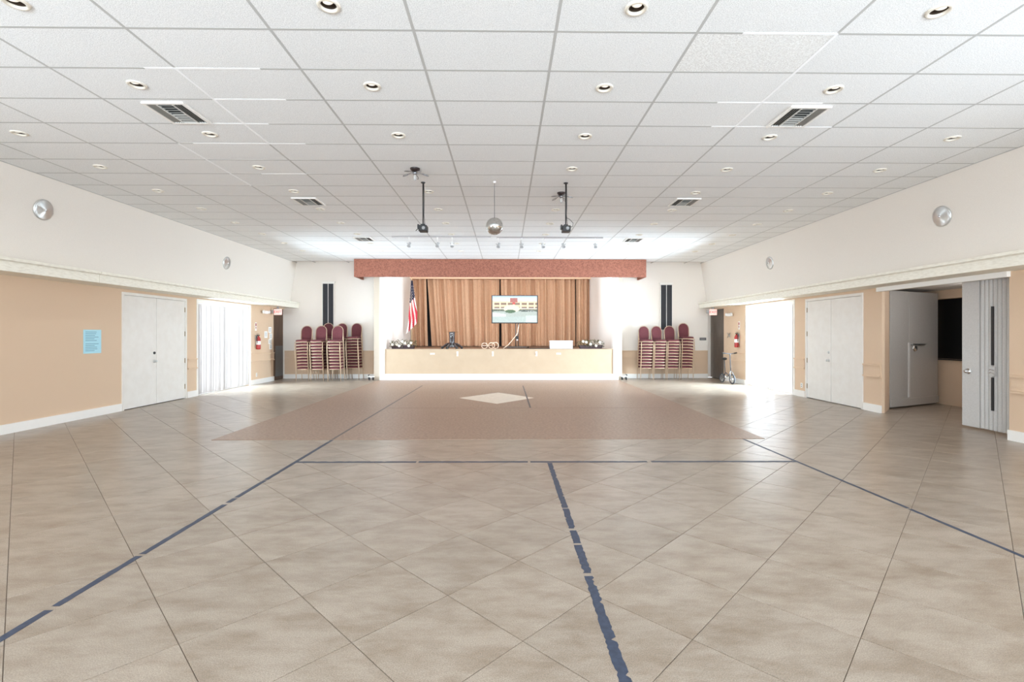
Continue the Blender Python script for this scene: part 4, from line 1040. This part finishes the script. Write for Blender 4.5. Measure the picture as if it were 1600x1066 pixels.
flat_sign('extinguisher_sign', XL, 1, 15.57, 1.86, 0.10, 0.26, M_PAPER, 'narrow arrow sign above the left fire extinguisher', 'sign', True)
flat_sign('extinguisher_sign', XR, -1, 15.62, 1.90, 0.10, 0.26, M_PAPER, 'narrow arrow sign above the right fire extinguisher', 'sign', True)
for i, (y, z, wy, hz, lab) in enumerate(((16.50, 1.76, .2, .2, 'topmost white paper notice beside the dark brown door'), (16.22, 1.60, .2, .22, 'pale notice left of the column of papers by the brown door'),
                              (16.56, 1.54, .18, .2, 'second white paper notice from the top beside the brown door'), (16.50, 1.36, .22, .16, 'third paper notice from top beside the brown door'), (16.55, 1.18, .18, .17, 'lowest white paper notice beside the dark brown door'))):
    n = flat_sign('paper_notice', XL, 1, y, z, wy, hz, M_PAPER, lab, 'notice'); n['group'] = 'paper notices by the brown door'
    for k in range(3): B(0.009, 0.0095, -wy * .35, wy * .3, hz * (.25 - .22 * k) - 0.008, hz * (.25 - .22 * k) + 0.008).build('print_line', M_GREYPL, n)
# pale blue notice on the left wall
M_BLUEP = mat('pale_blue_paper', srgb(176, 220, 232), 0.75)
bn = flat_sign('blue_notice', XL, 1, 9.455, 1.465, 0.40, 0.46, M_BLUEP, 'pale blue printed notice on the tan left wall', 'notice')
rr_ = random.Random(9)
for k in range(12):
    z = 0.185 - 0.033 * k
    if k == 6: continue
    B(0.0085, 0.0092, -0.16, -0.16 + rr_.uniform(.2, .31), z - 0.006, z + 0.006).build('print_line', mat('faded_blue_ink', srgb(120, 160, 178), 0.7), bn)
# plaque on the back wall, thermostat, outlets
pq = thing('wall_plaque', 'small dark plaque on the back wall beside the grey-brown door', 'plaque', (7.27, YB, 1.44))
B(-0.12, 0.12, -0.012, -0.001, -0.05, 0.05).build('plate', M_GREYPAN, pq)
for z in (0.02, -0.02): B(-0.09, 0.08, -0.0135, -0.012, z - 0.008, z + 0.008).build('print_line', M_GREYPL, pq)
th = thing('wall_crank', 'small chrome cross-shaped wall fitting above the bike', 'fitting', (XR, 16.29, 1.578))
MB().lathe([(0.001, -0.03), (0.03, -0.028), (0.035, 0)], 12, axis='x').build('rose', M_STEEL, th, smooth=True)
for a in (0.7, -0.7):
    MB().tube([(-0.035, -0.13 * math.cos(a), -0.13 * math.sin(a)), (-0.035, 0.13 * math.cos(a), 0.13 * math.sin(a))], 0.010, 6).build('spoke', M_STEEL, th)
def outlet(x, sgn, y, z, label):
    t = thing('wall_outlet', label, 'outlet', (x, y, z), 0, 'white wall outlets')
    B(min(sgn * .001, sgn * .008), max(sgn * .001, sgn * .008), -0.04, 0.04, -0.06, 0.06).build('cover_plate', M_WHITE, t)
    for s in (-1, 1): B(min(sgn * .008, sgn * .011), max(sgn * .008, sgn * .011), -0.018, 0.018, s * 0.026 - 0.015, s * 0.026 + 0.015).build('socket', M_GREYPL, t)
outlet(XL, 1, 15.62, 0.30, 'white outlet low on the left wall below the extinguisher')
outlet(XR, -1, 12.3, 0.29, 'white outlet low on the right wall beside the double door')

# ------------------------------------------------------------------ small folding bike
bk_ = thing('folding_bike', 'small grey folding bike leaning by the right wall near the corner', 'bike', (7.27, 15.66, 0), 0)
# local: rear wheel towards +Y (back), front wheel towards camera; bike axis
bk_.rotation_euler = (0, 0, math.atan2(-0.72, 0.07))
def wheel(x, r, nm):
    wv = MB().tube([(x + r * .86 * math.cos(a), 0, r + r * .86 * math.sin(a)) for a in [2 * PI * k / 22 for k in range(22)]], r * .14, 8, closed=True).build('tyre', M_TYRE, bk_, smooth=True)
    MB().lathe([(r * .66, -0.008), (r * .74, -0.008), (r * .74, 0.008), (r * .66, 0.008)], 22, (x, 0, r), 'y', closed=True).build('rim', M_STEEL, wv)
    MB().lathe([(0.001, -0.035), (0.03, -0.03), (0.03, 0.03), (0.001, 0.035)], 12, (x, 0, r), 'y').build('hub', M_STEEL, wv, smooth=True)
    for k in range(8):
        a = 2 * PI * k / 8; MB().tube([(x, 0, r), (x + r * .7 * math.cos(a), 0, r + r * .7 * math.sin(a))], 0.004, 5).build('spoke', M_STEEL, wv)
wheel(-0.30, 0.155, 'rear'); wheel(0.30, 0.165, 'front')
MB().tube([(-0.30, 0.03, 0.155), (-0.16, 0.03, 0.33), (-0.05, 0, 0.34), (0.10, 0, 0.26), (0.20, 0, 0.42)], 0.018, 8).build('frame', M_GUN, bk_, smooth=True)
MB().tube([(-0.30, -0.03, 0.155), (-0.05, -0.03, 0.20), (0.10, 0, 0.26)], 0.014, 8).build('chainstay', M_GUN, bk_, smooth=True)
for s in (-1, 1): MB().tube([(0.30, s * 0.05, 0.165), (0.25, s * 0.05, 0.36), (0.21, 0, 0.42)], 0.014, 8).build('fork', M_GREYPL, bk_, smooth=True)
MB().tube([(0.21, 0, 0.40), (0.17, 0, 0.92), (0.165, 0, 0.98)], 0.017, 8).build('steering_stem', M_GUN, bk_, smooth=True)
hb = MB().tube([(0.13, -0.24, 1.0), (0.165, -0.08, 0.98), (0.165, 0.08, 0.98), (0.13, 0.24, 1.0)], 0.014, 8).build('handlebar', M_GUN, bk_, smooth=True)
for s in (-1, 1): MB().tube([(0.145, s * 0.15, 0.99), (0.125, s * 0.26, 1.002)], 0.02, 8).build('grip', M_BLACK, hb, smooth=True)
MB().tube([(-0.12, 0, 0.33), (-0.16, 0, 0.76)], 0.016, 8).build('seat_post', M_GUN, bk_, smooth=True)
MB().sphere((-0.16, 0, 0.80), 0.05, 12, 8, 2.3, 1.4, 0.9).build('saddle', M_BLACK, bk_, smooth=True)
MB().lathe([(0.001, -0.05), (0.06, -0.045), (0.06, -0.035), (0.001, -0.03)], 16, (-0.04, 0, 0.20), 'y').build('crank', M_STEEL, bk_, smooth=True)
